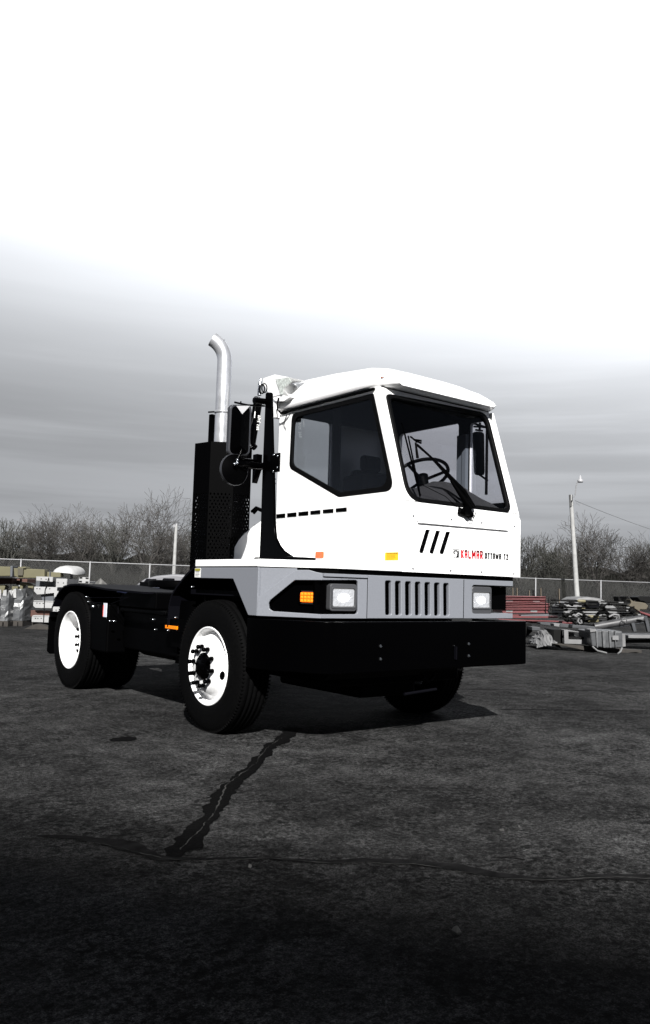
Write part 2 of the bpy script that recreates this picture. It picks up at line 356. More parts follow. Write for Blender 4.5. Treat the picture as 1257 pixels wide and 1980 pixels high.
tag(b.build('oil_spot', TAR), 'small round dark oil spot on the asphalt', kind='structure')
# ================================================================== TRUCK (X across, Y rearwards, Z up; X=0 is its near flank)
T = thing('yard_truck', (1.2, 1.0, 0), 'white terminal tractor with grey front, black bumper and tall exhaust stack', 'truck', world=True)
def zoomer(x0, y0, k): return lambda x, y: (x0+x/k, y0+y/k)
z1 = zoomer(360, 630, 2.993); z2 = zoomer(700, 680, 3.697); z3 = zoomer(440, 1060, 3.928); z4 = zoomer(700, 1080, 3.591); z5 = zoomer(70, 1060, 3.591); z7 = zoomer(540, 740, 5.2375); z8 = zoomer(480, 1090, 5.2375); z9 = zoomer(770, 790, 5.465); zA = zoomer(420, 720, 7.856)
SIDE0 = Plane((0,0,0), (0,-1,0), (0,0,1))
def bolt(b, p, n, r=.011, h=.006):
    n = Vector(n).normalized(); p = Vector(p); b.tube([p-n*.004, p+n*h*.6, p+n*h], [r, r, r*.55], 8)
# --- frame and running gear
b = MB()
for x in (.78, 1.50): b.box((x, -1.0, .70), (x+.09, 3.75, .98))
for y in (-.6, .6, 1.7, 2.5, 3.55): b.box((.87, y, .74), (1.5, y+.12, .94))
b.build('frame', BLACK, T, .006)
b = MB(); b.tube([(.25,0,.5),(2.17,0,.5)], .06); b.box((.6,-.08,.42),(1.8,.08,.56)); b.build('axle', BLACK, T); b = MB(); b.tube([(.3,2.95,.5),(2.1,2.95,.5)], .085)
b.lathe([(-.2,.05),(-.19,.16),(0,.21),(.19,.16),(.2,.05)], (1.2,2.95,.5), 'x')
b.build('axle', BLACK, T)
for x in (.62, 1.72):
    b = MB(); b.box((x,-.6,.56),(x+.08,.6,.66)); b.tube([(x+.04,-.62,.68),(x+.04,-.2,.45)], .025); b.build('leaf_spring', BLACK, T)
b = MB(); b.box((.55,-.95,.42),(1.85,.5,.75)); b.box((.9,-.8,.3),(1.5,.3,.45)); b.build('engine', BLACK, T, .03)
b = MB(); b.box((1.25,-1.12,.50),(1.62,-.9,.62)); b.prism([(.42,-1.02),(.42,.5)][:0] or [(-1.18,.56),(-.95,.56),(-.95,.50),(-1.1,.50)], .3, 1.6, 'x')
b.build('lower_valance', BLACK, T, .008)
# --- wheels
def tyre(x0, w_, yc, sgn, R_=.52):
    b = MB(); hw = w_; pr_ = [(.012,.300),(.0,.315),(-.004,.36),(-.001,.42),(.006,.465),(.018,.495),(.034,.512)]
    g0 = [.034]; n = 4
    for k in range(n):
        c_ = .034+(w_-.068)*(k+1)/(n+1); pr_ += [(c_-.008, R_-.001*(k != 1)), (c_-.006, R_-.014), (c_+.006, R_-.014), (c_+.008, R_)]
    pr_ += [(w_-.034,.512),(w_-.018,.495),(w_-.006,.465),(w_+.004,.36),(w_,.315),(w_-.012,.300)]
    b.lathe([(a*sgn, r) for a, r in pr_], (x0, yc, .508), 'x', 96)
    # shoulder sipes
    for k in range(110):
        t = 2*math.pi*k/110
        for a in (.016, w_-.030):
            M = Matrix.Translation((x0, yc, .508)) @ Matrix.Rotation(t, 4, 'X')
            b.box((sgn*a, -.003, .494), (sgn*(a+.018), .004, .5120), M)
    return b
def wheel(x0, yc, sgn, deep, w_=.275):
    b = MB(); c_ = (x0, yc, .508)
    if not deep: pr_ = [(.02,.308),(.002,.306),(-.002,.300),(.004,.292),(.020,.286),(.040,.280),(.052,.268),(.050,.252),(.030,.236),(.000,.214),(-.022,.190),(-.030,.172),(-.030,.105)]; bc = .150; off = -.030
    else: pr_ = [(.02,.308),(.002,.306),(-.002,.300),(.004,.290),(.028,.280),(.060,.268),(.110,.262),(.150,.256),(.168,.244),(.172,.20),(.172,.10)]; bc = .145; off = .172
    b.lathe([(a*sgn, r) for a, r in pr_], c_, 'x', 72)
    wh = b.build('wheel', WHITE, T)
    tyre(x0, w_, yc, sgn).build('tyre', RUBBER, wh)
    h = MB(); e_ = off
    h.lathe([(sgn*(e_+.01),.106),(sgn*(e_-.006),.104),(sgn*(e_-.012),.090),(sgn*(e_-.028),.080),(sgn*(e_-.034),.064),(sgn*(e_-.036),.0005)], c_, 'x', 32)
    for k in range(6):
        t = k*math.pi/3+.3; h.tube([(x0+sgn*(e_-.025), yc+.06*math.cos(t), .508+.06*math.sin(t)),(x0+sgn*(e_-.044), yc+.06*math.cos(t), .508+.06*math.sin(t))], .009, 8)
    h.build('hub', BLACKG, wh)
    for k in range(10):
        t = k*math.pi/5+.16; q = Vector((0, math.cos(t), math.sin(t)))*bc+Vector(c_); nb = MB()
        nb.tube([q+Vector((sgn*(e_+.01),0,0)), q+Vector((sgn*(e_-.022),0,0))], .0185, 6, smooth=False)
        nb.tube([q+Vector((sgn*(e_-.020),0,0)), q+Vector((sgn*(e_-.034),0,0))], .011, 8)
        nb.tube([q+Vector((sgn*(e_-.034),0,0)), q+Vector((sgn*(e_-.052),0,0)), q+Vector((sgn*(e_-.056),0,0))], [.017,.017,.013], 10)
        nb.build('lug_nut', BLACKG, wh)
    if not deep:
        for k in (0, 2.5):
            hb = MB()
            t = R(193)+k*2*math.pi/5; nrm = Vector((-sgn*.6, .8*math.cos(t), .8*math.sin(t))); 
            q = Vector((sgn*.012, .222*math.cos(t), .222*math.sin(t)))+Vector(c_); tang = Vector((0,-math.sin(t),math.cos(t))); rad = Vector((sgn*.75, .66*math.cos(t), .66*math.sin(t)))
            vs = [q+nrm*.004+tang*.034*math.cos(a)+rad*.021*math.sin(a) for a in [i*math.pi/8 for i in range(16)]]
            hb.add(vs, [list(range(16))]); hb.build('hand_hole', BLACK, wh)
    return wh
wheel(0, 0, 1, False); wheel(0, 2.95, 1, True)
wheel(2.42, 0, -1, False); wheel(2.42, 2.95, -1, True)
for x0, s_ in ((.335, 1), (2.085, -1)):
    ib = MB(); ib.lathe([(s_*.02,.306),(s_*.05,.27),(s_*.10,.26),(s_*.11,.1)], (x0, 2.95, .508)); iw = ib.build('wheel', WHITE, T); tyre(x0, .27, 2.95, s_).build('tyre', RUBBER, iw)
# --- bumper
b = MB(); pl = [(0,-.55),(0,-.70),(.235,-1.15),(.33,-1.20),(2.405,-1.20),(2.42,-1.185),(2.42,-.72),(2.25,-.72),(2.25,-1.08),(.40,-1.08),(.12,-.55)]
b.prism(pl, .55, .912, 'z'); bump_ = b.build('bumper', BLACKG, T, .012, 3)
for pxy in (z4(125,608), z4(125,698), z4(737,592), z4(737,675), z4(634,605)):
    q = FY(*pxy, -1.203); b = MB(); rr = .013 if pxy != z4(634,605) else .006
    b.tube([q+Vector((0,.01,0)), q+Vector((0,-.008,0)), q+Vector((0,-.014,0))], [rr, rr, rr*.6], 6, smooth=False); b.build('bolt', STEEL, bump_)
b = MB(); q = FY(*z4(645,655), -1.203); b.box((q.x-.006,-1.222,q.z-.05),(q.x+.006,-1.2,q.z+.05)); b.build('tow_bracket', SATIN, bump_)
b = MB(); b.tube([(1.48,-1.02,.55),(1.48,-1.02,.47),(1.42,-1.02,.43),(1.36,-1.02,.47)], .014); b.tube([(1.20,-.98,.34),(1.55,-.98,.36)], .012)
b.build('tow_hook', SATIN, T)
# --- grey front fascia: real sheets with openings
fas = MB(); rec = MB()
def add_sheet(mb, pl_, outer, holes=(), th=.025, off=0, bevel=.006): mb.mesh(flat(outer, holes, th, bevel), pl_.up(off-th))
s_ = SIDE0
o_ = [s_.px(379,1098), s_.px(497,1097), s_.px(497,1191), s_.px(479,1190), s_.px(450,1119), s_.px(379,1118)]
y_c = -.68; zt, zb = 1.28, .930
o_ = [(-.245,zt),(.68,zt),(.68,zb),(.565,zb),(.335,1.194),(-.245,1.194)]
add_sheet(fas, s_, rp(o_[::-1], [.008,.02,.01,.004,.004,.004]), bevel=.004)
P0, P1, P2, P3, P4 = Vector((0,-.68,0)), Vector((.28,-1.07,0)), Vector((.69,-1.10,0)), Vector((1.73,-1.10,0)), Vector((2.37,-1.085,0))
pc = Plane(P0, P1-P0, (0,0,1)); lc = (P1-P0).length
notch = [pc.px(*z8(*q)) for q in ((470,166),(222,368),(205,400),(212,458),(250,481))]
zk1 = pc.px(*z8(722,166))[1]; zk0 = pc.px(*z8(722,512))[1]
out = [(0,zb),(lc,zb),(lc,zk0)] + rp([(lc,zk0)]+notch[::-1]+[(lc,zk1)], [0,.02,.02,.02,.02,.03,0])[1:-1] + [(lc,zk1),(lc,1.25),pc.px(*z8(690,85)),pc.px(*z8(610,63)),pc.px(*z8(478,62)),pc.px(*z8(112,326)),(0,pc.px(*z8(112,326))[1]-.01)]
add_sheet(fas, pc, out, th=.02, bevel=.004)
add_sheet(fas, pc, [(.004,pc.px(*z8(112,360))[1]),pc.px(*z8(482,92)),(pc.px(*z8(482,92))[0],zt),(.004,zt)], th=.01, off=-.024, bevel=.002)
fl = Plane(P1, P2-P1, (0,0,1)); ll = (P2-P1).length
q0 = fl.px(*z8(1112,166)); q1 = fl.px(*z8(1112,512)); q1b = (q1[0], q1[1])
out = [(0,zb),(ll,zb),(ll,1.25),(0,1.25),(0,zk1)] + rp([(0,zk1),q0,q1b,(0,zk0)], [0,.03,.03,0])[1:-1] + [(0,zk0)]
add_sheet(fas, fl, out, th=.02, bevel=.004)
# raised eyebrow above the lamp recess
fas.bar(fl.at(.01, 1.238, .006), fl.at(ll-.01, 1.238, .006), .014, .02); 
gr = Plane(P2, P3-P2, (0,0,1)); lg = (P3-P2).length
slots = []
for k, (a, c_) in enumerate(((162,204),(231,272),(301,342),(369,408),(436,475),(502,541),(566,604))):
    yt = 154+3*k; yb = 393+.8*k
    slots.append(rp([gr.px(*z4(a,yt)), gr.px(*z4(c_,yt)), gr.px(*z4(c_+2,yb)), gr.px(*z4(a+2,yb))], .017, 4))
add_sheet(fas, gr, [(0,zb),(lg,zb),(lg,1.25),(0,1.25)], slots, th=.035, bevel=.006)
fr = Plane(P3, P4-P3, (0,0,1)); lr = (P4-P3).length
h0 = fr.px(*z4(765,190)); h1 = fr.px(*z4(765,390))
add_sheet(fas, fr, [(0,zb),(lr,zb),(lr,.972)] + rp([(lr,.972),(h1[0],.972),(h0[0],1.205),(lr,1.205)], [0,.03,.03,0])[1:-1] + [(lr,1.205),(lr,1.25),(0,1.25)], th=.02, bevel=.004)
lip = [(1.80,-1.068),(2.30,-1.066),(2.36,-1.06),(2.41,-1.0),(2.43,-.9),(2.43,-.62),(1.80,-.62)]
fas.prism(lip, 1.207, 1.248, 'z'); fas.prism(lip, .932, .970, 'z')
fas.prism([(2.405,-.80),(2.43,-.80),(2.43,-.3),(2.405,-.3)], .932, 1.248, 'z')
fascia = fas.build('front_fascia', SILVER, T, .003, 2)
# gap seams of the fascia
b = MB()
for pq, a in ((fl, ll), (gr, lg)):
    b = MB(); b.bar(pq.at(a-.002, zb+.004, .001), pq.at(a-.002, 1.246, .001), .0035, .004, (0,0,1)); b.build('panel_seam', BLACK, fascia)
# recess floors
b = MB(); add_sheet(b, pc, [(.03,zb+.01),(lc+.02,zb+.01),(lc+.02,zt-.03),(.03,zt-.03)], th=.02, off=-.052, bevel=0)
add_sheet(b, fl, [(-.02,zb+.01),(ll,zb+.01),(ll,1.24),(-.02,1.24)], th=.02, off=-.052, bevel=0)
b.prism([(.06,-.6),(.06,-.66),(.30,-1.0),(1.6,-1.04),(1.6,-.9),(.3,-.6)], 1.0, 1.02, 'z')
b.prism([(1.75,-1.03),(2.06,-1.02),(2.16,-.88),(2.14,-.66),(1.75,-.66)], .972, 1.205, 'z')
b.build('lamp_recess', BLACKG, fascia)
b = MB(); b.box((.66,-.98,.95),(1.78,-.94,1.24)); b.build('radiator', BLACK, T)
b = MB()
for k in range(9): b.tube([(.70,-1.02,.965+.028*k),(.83,-1.02,.965+.028*k)] if k < 4 else [(.70,-1.0,.96+.03*k),(1.75,-1.0,.96+.03*k)], .003 if k > 3 else .007, 6)
b.build('radiator_fitting', SATIN, T)
# headlights
def headlight(pl_, face, lens, offz, box_depth=.07):
    hs_ = MB(); f_ = [pl_.px(*q) for q in face]; x0, x1 = f_[0][0], f_[1][0]; y0, y1 = f_[1][1], f_[0][1]
    l_ = [pl_.px(*q) for q in lens]; a0, a1 = l_[0][0], l_[1][0]; c0, c1 = l_[1][1], l_[0][1]
    rect = [(x0,y0),(x1,y0),(x1,y1),(x0,y1)]; lr_ = [(a0,c0),(a1,c0),(a1,c1),(a0,c1)]
    hs_.mesh(flat(rp(rect, .025), [rp(lr_, .018)], box_depth, .006), pl_.up(offz-box_depth))
    hs_.mesh(flat(rp([(a0-.012,c0-.012),(a1+.012,c0-.012),(a1+.012,c1+.012),(a0-.012,c1+.012)], .022), [rp(lr_, .018)], .006, .002), pl_.up(offz))
    hh = hs_.build('headlight', HOUSING, T)
    lb = MB(); lb.mesh(flat(rp([(a0+.001,c0+.001),(a1-.001,c0+.001),(a1-.001,c1-.001),(a0+.001,c1-.001)], .018), [], .02, .006), pl_.up(offz-.022)); lb.build('lens', LAMP, hh)
    cx, cy = (a0+a1)/2, (c0+c1)/2; q = pl_.at(cx, cy, offz+.001); n = pl_.n; e1, e2 = pl_.ex, pl_.ey; bb = MB()
    n_ = 24; bb.add([q+e1*.048*math.cos(t)+e2*.026*math.sin(t)+n*.0004 for t in [2*math.pi*k/n_ for k in range(n_)]]+[q+n*.004], [(k,(k+1)%n_,n_) for k in range(n_)]); bb.build('bulb', LAMPHOT, hh)
headlight(fl, (z8(838,200), z8(1100,482)), (z8(862,248), z8(1080,440)), -.004)
headlight(fr, (z4(768,193), z4(900,386)), (z4(772,234), z4(888,344)), .0)
b = MB(); x0, y1 = fl.px(*z8(533,285)); 
pcr = Plane(pc.at(0,0,-.05), pc.ex, pc.ey); a0, c1 = pcr.px(*z8(530,283)); a1, c0 = pcr.px(*z8(704,398))
b.mesh(flat(rp([(a0-.015,c0-.015),(a1+.015,c0-.015),(a1+.015,c1+.015),(a0-.015,c1+.015)], .028), [rp([(a0,c0),(a1,c0),(a1,c1),(a0,c1)], .02)], .014, .004), pcr.up(0))
ts = b.build('turn_signal', BLACKG, T)
b = MB(); b.mesh(flat(rp([(a0+.001,c0+.001),(a1-.001,c0+.001),(a1-.001,c1-.001),(a0+.001,c1-.001)], .02), [], .012, .004), pcr.up(0))
TL_ = b.build('lens', AMBERL, ts); b = MB()
for i in range(5):
    for j in range(3):
        c_ = pcr.at(a0+(a1-a0)*(i+.6)/5.2, c0+(c1-c0)*(j+.6)/3.2, .0125); e1, e2 = pcr.ex*(a1-a0)/5.2*.40, pcr.ey*(c1-c0)/3.2*.38
        b.add([c_-e1-e2, c_+e1-e2, c_+e1+e2, c_-e1+e2, c_+pcr.n*.004], [(0,1,4),(1,2,4),(2,3,4),(3,0,4)])
b.build('led_grid', AMBERC, TL_)
for yy in (c0-.006, c1+.005):
    b = MB(); b.bar(pcr.at(a0+.01, yy, .013), pcr.at(a1-.012, yy, .013), .004, .004, tuple(pcr.n)); b.build('trim_line', STEEL, ts)
# --- deck with white lip
b = MB(); deck = [(0,.262),(0,-.665),(.20,-.80),(.33,-.99),(.46,-1.06),(1.06,-1.085),(1.06,.262)]
b.prism(deck, 1.287, 1.343, 'z'); b.build('deck', WHITE, T, .006, 2)
b = MB(); ins = [(.02,.25),(.02,-.66),(.22,-.80),(.34,-.975),(.46,-1.04),(2.40,-1.06),(2.40,.25)]; b.prism(ins, 1.20, 1.284, 'z'); b.prism([(.30,-.64),(.45,-.78),(2.38,-1.0),(2.38,.6),(.3,.6)], 1.0, 1.199, 'z'); b.build('underdeck', BLACK, T)
# --- cab shell
XL, XR, YF, YB = 1.05, 2.46, -1.092, .65
ZB, ZS = 1.287, 1.838
side = Plane((XL,0,0), (0,-1,0), (0,0,1))
cab = MB()
win = [side.px(*z7(*q)) for q in ((150,318),(945,107),(1160,1000),(1150,1105),(600,1160),(100,880),(110,350))]
winpx = [z7(125,312), z7(955,104), z7(1166,1095), z7(600,1163), z7(98,868)]
wout = [side.px(*q) for q in winpx]; wr = [.07,.035,.08,.10,.08]
hole = rp(wout, wr, 7)
sideo = [(-YB,ZB),(-YF-.003,ZB),(1.072,ZS),(.772,2.79),(-YB,2.83)]
cab.mesh(flat(sideo, [hole[::-1]], .03, .001), side.up(-.03))
# front lower panel with its pressed field
fp = Plane((XL,YF,0), (1,0,0), (0,0,1)); wd = XR-XL
field = [fp.px(*z2(*q)) for q in ((385,1210),(1055,1275),(1050,1508),(385,1470))]
vents = []
for (ax_, bx_) in ((465,415),(538,488),(610,560)):
    dy = (ax_-465)*.05
    vents.append(rp([fp.px(*z2(ax_-2,1270+dy*2)), fp.px(*z2(ax_+34,1273+dy*2)), fp.px(*z2(bx_+34,1443+dy)), fp.px(*z2(bx_-3,1438+dy))], .018, 5))
fo = [(.003,ZB),(wd-.003,ZB),(wd-.003,1.785),(wd-.045,ZS-.001),(.003,ZS-.001)]
fpo = rp(field, .02)
cab.mesh(flat(fo, [fpo], .03, .001), fp.up(-.03))
cab.mesh(flat([(p[0],p[1]) for p in fpo], vents, .012, .0), fp.up(-.022))
# windscreen panel
W0 = Vector((XL, -1.075, ZS)); W1 = Vector((XL, -.775, 2.79)); wp = Plane(W0, (1,0,0), W1-W0); hw_ = (W1-W0).length
wpx = [z2(157,290), z2(905,448), z2(1068,1155), z2(318,1065)]
wso = [wp.px(*z2(157,295)), wp.px(*z2(893,440)), wp.px(*z2(1070,1160)), wp.px(*z2(325,1068))]
wso[0] = (max(.045, wso[0][0]), wso[0][1])
whole = rp(wso, [.06,.12,.10,.16], 7)
cab.mesh(flat([(.003,0),(wd-.045,0),(wd-.075,hw_),(.003,hw_)], [whole[::-1]], .03, .001), wp.up(-.03))
for k_ in (XL+.014, XR-.014):
    cab.tube([(k_,YF+.013,ZB+.01),(k_,YF+.013,1.78),(k_,YF+.016,1.80)], .0135, 10)
cab.tube([(XL+.0145,-1.0595,ZS),(XL+.0145,-.760,2.79)], .0138, 10)
# left flank with its two openings and the rear wall with the door window
sl_ = Plane((XR,0,0), (0,1,0), (0,0,1))
lw1 = [(sl_.px(*q)) for q in ((778,842),(893,818),(895,930),(782,955))]
yL0, yL1 = lw1[1][0], lw1[0][0]
lh1 = rp([(yL0,2.03),(yL1,2.12),(yL1,2.755),(yL0,2.755)], .05)
lh2 = rp([(-.985,1.93),(yL0-.14,1.93),(yL0-.14,2.73),(-.755,2.73)], .04)
cab.mesh(flat([(YF+.003,ZB),(YB-.002,ZB),(YB-.002,2.83),(-.772,2.79),(-1.072,ZS)], [lh1[::-1], lh2[::-1]], .03, 0), sl_.up(-.03))
rw = Plane((XL,YB,0), (1,0,0), (0,0,1))
rh = rp([(.04,1.90),(.615,1.90),(.615,2.79),(.04,2.79)], .04)
cab.mesh(flat([(.03,ZB),(wd-.03,ZB),(wd-.03,2.83),(.03,2.83)], [rh[::-1]], .03, 0), rw.up(0))
CAB = cab.build('cab', WHITE, T)
# body seam and cab side crease, rivets
b = MB(); b.bar(fp.at(.004,ZS+.002,.001), fp.at(wd-.05,ZS+.002,.001), .004, .004, (0,-1,0)); b.build('body_seam', SATIN, CAB)
for k, (u_, v_) in enumerate([z2(368,1173),z2(638,1199),z2(856,1222),z2(1088,1248),z2(364,1551),z2(634,1565),z2(852,1575),z2(1085,1587)]):
    b = MB(); q = FY(u_, v_, YF-.001); bolt(b, q, (0,-1,0), .008, .005); b.build('rivet', MIRRORRIM, CAB)
for pq in (z1(516,886), z1(516,912)):
    b = MB(); bolt(b, SX(*pq, XL-.001), (-1,0,0), .008, .006); b.build('hinge_bolt', MIRRORRIM, CAB)
# dashes: six side vents
for k, (a, c_) in enumerate(((524,574),(587,639),(652,708),(721,778),(793,853),(868,930))):
    f_ = lambda x: 1091-.0985*(x-524)
    o4 = [side.px(*z1(a,f_(a))), side.px(*z1(c_,f_(c_))), side.px(*z1(c_,f_(c_)+24)), side.px(*z1(a,f_(a)+22))]
    b = MB(); b.mesh(flat(o4[::-1], [], .004, 0), side.up(.0005)); b.build('side_vent', BLACK, CAB)
b = MB(); b.mesh(flat([(p[0],p[1]) for p in rp([(field[0][0]-.0,field[0][1]),field[1],field[2],field[3]],.02)], [], .004, 0), fp.up(-.06)); b.build('vent_backing', BLACK, CAB)
# ledge over the pressed field
b = MB(); f0, f1 = fp.px(*z2(395,1215)), fp.px(*z2(1050,1275)); b.bar(fp.at(f0[0]+.01, f0[1]-.002, .002), fp.at(f1[0]-.01, f1[1]+.0, .002), .012, .014, (0,0,1))
f0, f1 = fp.px(*z2(395,1472)), fp.px(*z2(1050,1508)); b.bar(fp.at(f0[0], f0[1], .0), fp.at(f1[0], f1[1], .0), .006, .008, (0,0,1)); b.build('panel_ledge', WHITE, CAB, .003)
# lettering and emblem
def put_text(txt, pl_, pxa, pxb, pxh, mt_, parent, name='lettering'):
    a = pl_.px(*pxa); b_ = pl_.px(*pxb); h = abs(pl_.px(*pxa)[1]-pl_.px(*pxh)[1]); wt = b_[0]-a[0]; ang = math.atan2(b_[1]-a[1], b_[0]-a[0])
    b = MB(); stroke_text(b, txt, wt, h, pl_.M @ Matrix.Translation((a[0], a[1], .0012)) @ Matrix.Rotation(ang, 4, 'Z'), wt=.40 if h > .055 else .44, gap=.26); return b.build(name, mt_, parent)
fq = Plane(fp.at(0,0,-.010), fp.ex, fp.ey)
put_text('KALMAR', fq, z2(706,1477), z2(862,1483), z2(706,1415), RED, CAB)
put_text('OTTAWA T2', fq, z2(877,1480), z2(1044,1490), z2(877,1436), INK, CAB)
e0 = fq.px(*z2(648,1410)); e1 = fq.px(*z2(692,1410)); e2 = fq.px(*z2(648,1470)); ew, eh = e1[0]-e0[0], e0[1]-e2[1]
em = MB(); M_ = fq.M @ Matrix.Translation((e0[0], e2[1], .001))
em.mesh(flat([(0,0),(ew,0),(ew,eh),(0,eh)], [[(.003,.003),(.003,eh-.003),(ew-.003,eh-.003),(ew-.003,.003)]], .002), M_)
em.mesh(flat([(ew*u, eh*v) for u, v in ((.62,.02),(.98,.02),(.98,.66),(.78,.72),(.70,.62),(.80,.50),(.66,.42),(.74,.30),(.60,.20))], [], .002), M_)
arc = [(ew*(.40+.28*math.cos(t)), eh*(.62+.26*math.sin(t))) for t in [R(20+i*12) for i in range(21)]]; arc2 = [(ew*(.44+.15*math.cos(t)), eh*(.60+.15*math.sin(t))) for t in [R(30+i*11) for i in range(20)]][::-1]
em.mesh(flat(arc+arc2, [], .002), M_)
em.mesh(flat([(ew*u, eh*v) for u, v in ((.5,.80),(.95,.70),(.95,.76),(.55,.90))], [], .002), M_)
em.build('emblem', INK, CAB)
def label(pl_, pa, pb, parent, head=True, mt_=YELLOW, name='warning_label'):
    a = pl_.px(*pa); c_ = pl_.px(*pb); x0, x1, y0, y1 = a[0], c_[0], c_[1], a[1]; W_, H_ = x1-x0, y1-y0
    b = MB(); b.mesh(flat([(x0,y0),(x1,y0),(x1,y1),(x0,y1)], [], .0015), pl_.up(.001)); lb = b.build(name, mt_, parent); ik = MB(); rnd = random.Random(4)
    rows = [(.78,.95,.030,True)]+[(.62-.16*k,.75,.012,False) for k in range(4)]
    for ry, wdt, hh, big in rows:
        x = x0+W_*.14
        while x < x0+W_*(.12+wdt*.8):
            l = W_*rnd.uniform(.06,.14); ik.mesh(flat([(x,y0+H_*ry),(x+l,y0+H_*ry),(x+l,y0+H_*ry+H_*(.13 if big else .045)),(x,y0+H_*ry+H_*(.13 if big else .045))], [], .001), pl_.up(.0028)); x += l+W_*.035
    ik.build('label_print', mat('label_ink', (.22,.13,.0), .6) if mt_ is YELLOW else MIRRORRIM, lb)
    return lb
label(side, z1(1152,1312), z1(1228,1357), CAB)
lb = label(SIDE0, z1(53,1402), z1(84,1456), T, mt_=PAPER, name='safety_label')
a = SIDE0.px(*z1(55,1404)); c_ = SIDE0.px(*z1(82,1418)); b = MB(); b.mesh(flat([(a[0],c_[1]),(c_[0],c_[1]),(c_[0],a[1]),(a[0],a[1])], [], .001), SIDE0.up(.0035)); b.build('label_band', mat('olive_band', (.28,.26,.03), .5), lb)
a = side.px(*z1(757,1308)); c_ = side.px(*z1(797,1345)); b = MB(); b.mesh(flat(rp([(a[0],c_[1]),(c_[0],c_[1]),(c_[0],a[1]),(a[0],a[1])], .01), [], .02, .004), side.up(0)); b.build('side_marker', ORANGE, CAB)
# --- side window: rubber frame, two panes, divider
def ring(pl_, outer, inner, th, off, mt_, name, parent, bev=.003):
    b = MB(); b.mesh(flat(outer, [inner[::-1]], th, bev), pl_.up(off)); return b.build(name, mt_, parent)
def shrink(poly, d):
    c_ = sum((Vector(p).to_2d() for p in poly), Vector((0,0)))/len(poly); out = []; n = len(poly)
    for i in range(n):
        a = Vector(poly[i-1]).to_2d(); p = Vector(poly[i]).to_2d(); q = Vector(poly[(i+1)%n]).to_2d(); d1 = (p-a).normalized(); d2 = (q-p).normalized()
        n1 = Vector((-d1.y,d1.x)); n2 = Vector((-d2.y,d2.x))
        if n1.dot(c_-p) < 0: n1 = -n1
        if n2.dot(c_-p) < 0: n2 = -n2
        nn = (n1+n2); k = d/max(.3, nn.dot(n1)); out.append(tuple(p+nn*k))
    return out
win_in = rp(shrink(wout, .045), [.09,.05,.10,.08,.09], 7)
WIN = ring(side, rp(shrink(wout,.003), wr, 7), win_in, .022, -.02, GASKET, 'side_window', CAB)
b = MB(); b.mesh(flat(win_in, [], .004), side.up(-.012)); b.build('pane', GLASSD, WIN)
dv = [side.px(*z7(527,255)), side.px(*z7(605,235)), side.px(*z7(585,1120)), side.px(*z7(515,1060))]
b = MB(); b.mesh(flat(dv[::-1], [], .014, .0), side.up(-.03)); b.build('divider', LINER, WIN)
ws_in = rp(shrink(wso, .038), [.05,.10,.08,.13], 7)
WS = ring(wp, rp(shrink(wso,.002), [.06,.12,.10,.16], 7), ws_in, .03, -.016, GASKET, 'windshield', CAB, .008)
b = MB(); b.mesh(flat(ws_in, [], .004), wp.up(-.012)); b.build('pane', GLASSW, WS)
for pl_, hl in ((sl_, lh1), (sl_, lh2)):
    b = MB(); b.mesh(flat(hl, [], .004), pl_.up(-.018)); b.build('left_window', glass('clear_glass', (.93,.93,.95), .04), CAB)
b = MB(); b.mesh(flat(rh, [], .004), rw.up(.01)); b.build('rear_window', glass('rear_glass', (.84,.85,.86), .01), CAB)
# --- dark cab lining and furniture
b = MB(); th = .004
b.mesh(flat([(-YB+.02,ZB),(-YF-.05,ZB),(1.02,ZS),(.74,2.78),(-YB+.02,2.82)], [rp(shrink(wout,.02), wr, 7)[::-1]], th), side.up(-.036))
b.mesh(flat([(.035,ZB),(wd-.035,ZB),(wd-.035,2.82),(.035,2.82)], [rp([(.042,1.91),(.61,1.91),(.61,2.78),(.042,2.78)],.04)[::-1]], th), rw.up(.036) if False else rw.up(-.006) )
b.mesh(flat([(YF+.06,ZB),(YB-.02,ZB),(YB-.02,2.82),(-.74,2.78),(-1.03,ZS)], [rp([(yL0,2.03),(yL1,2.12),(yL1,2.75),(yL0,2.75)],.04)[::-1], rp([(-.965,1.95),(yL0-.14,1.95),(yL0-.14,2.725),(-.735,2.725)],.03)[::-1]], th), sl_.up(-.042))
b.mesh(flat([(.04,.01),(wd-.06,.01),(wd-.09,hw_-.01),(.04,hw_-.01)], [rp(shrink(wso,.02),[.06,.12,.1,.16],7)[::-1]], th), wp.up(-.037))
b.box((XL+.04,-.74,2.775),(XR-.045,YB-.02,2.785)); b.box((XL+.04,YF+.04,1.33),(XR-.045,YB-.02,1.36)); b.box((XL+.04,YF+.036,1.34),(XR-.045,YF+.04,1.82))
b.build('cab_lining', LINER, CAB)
b = MB(); a = (yL0-.13); b.box((XR-.075, a, 1.5),(XR-.045, yL0-.01, 2.62)); b.box((XR-.085,a,1.5),(XR-.075,a+.045,2.62)); b.build('door_post', PILLAR, CAB)
b = MB()   # dashboard: moulded hump rising to the left
ys = [-1.03,-.93,-.80,-.66,-.55]
prof = {XL+.05:(1.87,1.97,1.99,1.98,1.90), 1.40:(1.87,1.965,1.985,1.98,1.90), 1.62:(1.87,1.985,2.03,2.03,1.92), 1.80:(1.87,2.00,2.085,2.10,1.95), 2.0:(1.87,1.99,2.08,2.09,1.95), 2.12:(1.87,1.96,2.03,2.03,1.92), 2.25:(1.87,1.93,1.96,1.95,1.88), XR-.05:(1.86,1.88,1.89,1.88,1.84)}
xs = sorted(prof); vs = [(x, y, z_) for x in xs for y, z_ in zip(ys, prof[x])]; n = len(ys)
b.add(vs, [(i*n+j, i*n+j+1, (i+1)*n+j+1, (i+1)*n+j) for i in range(len(xs)-1) for j in range(n-1)], None, True)
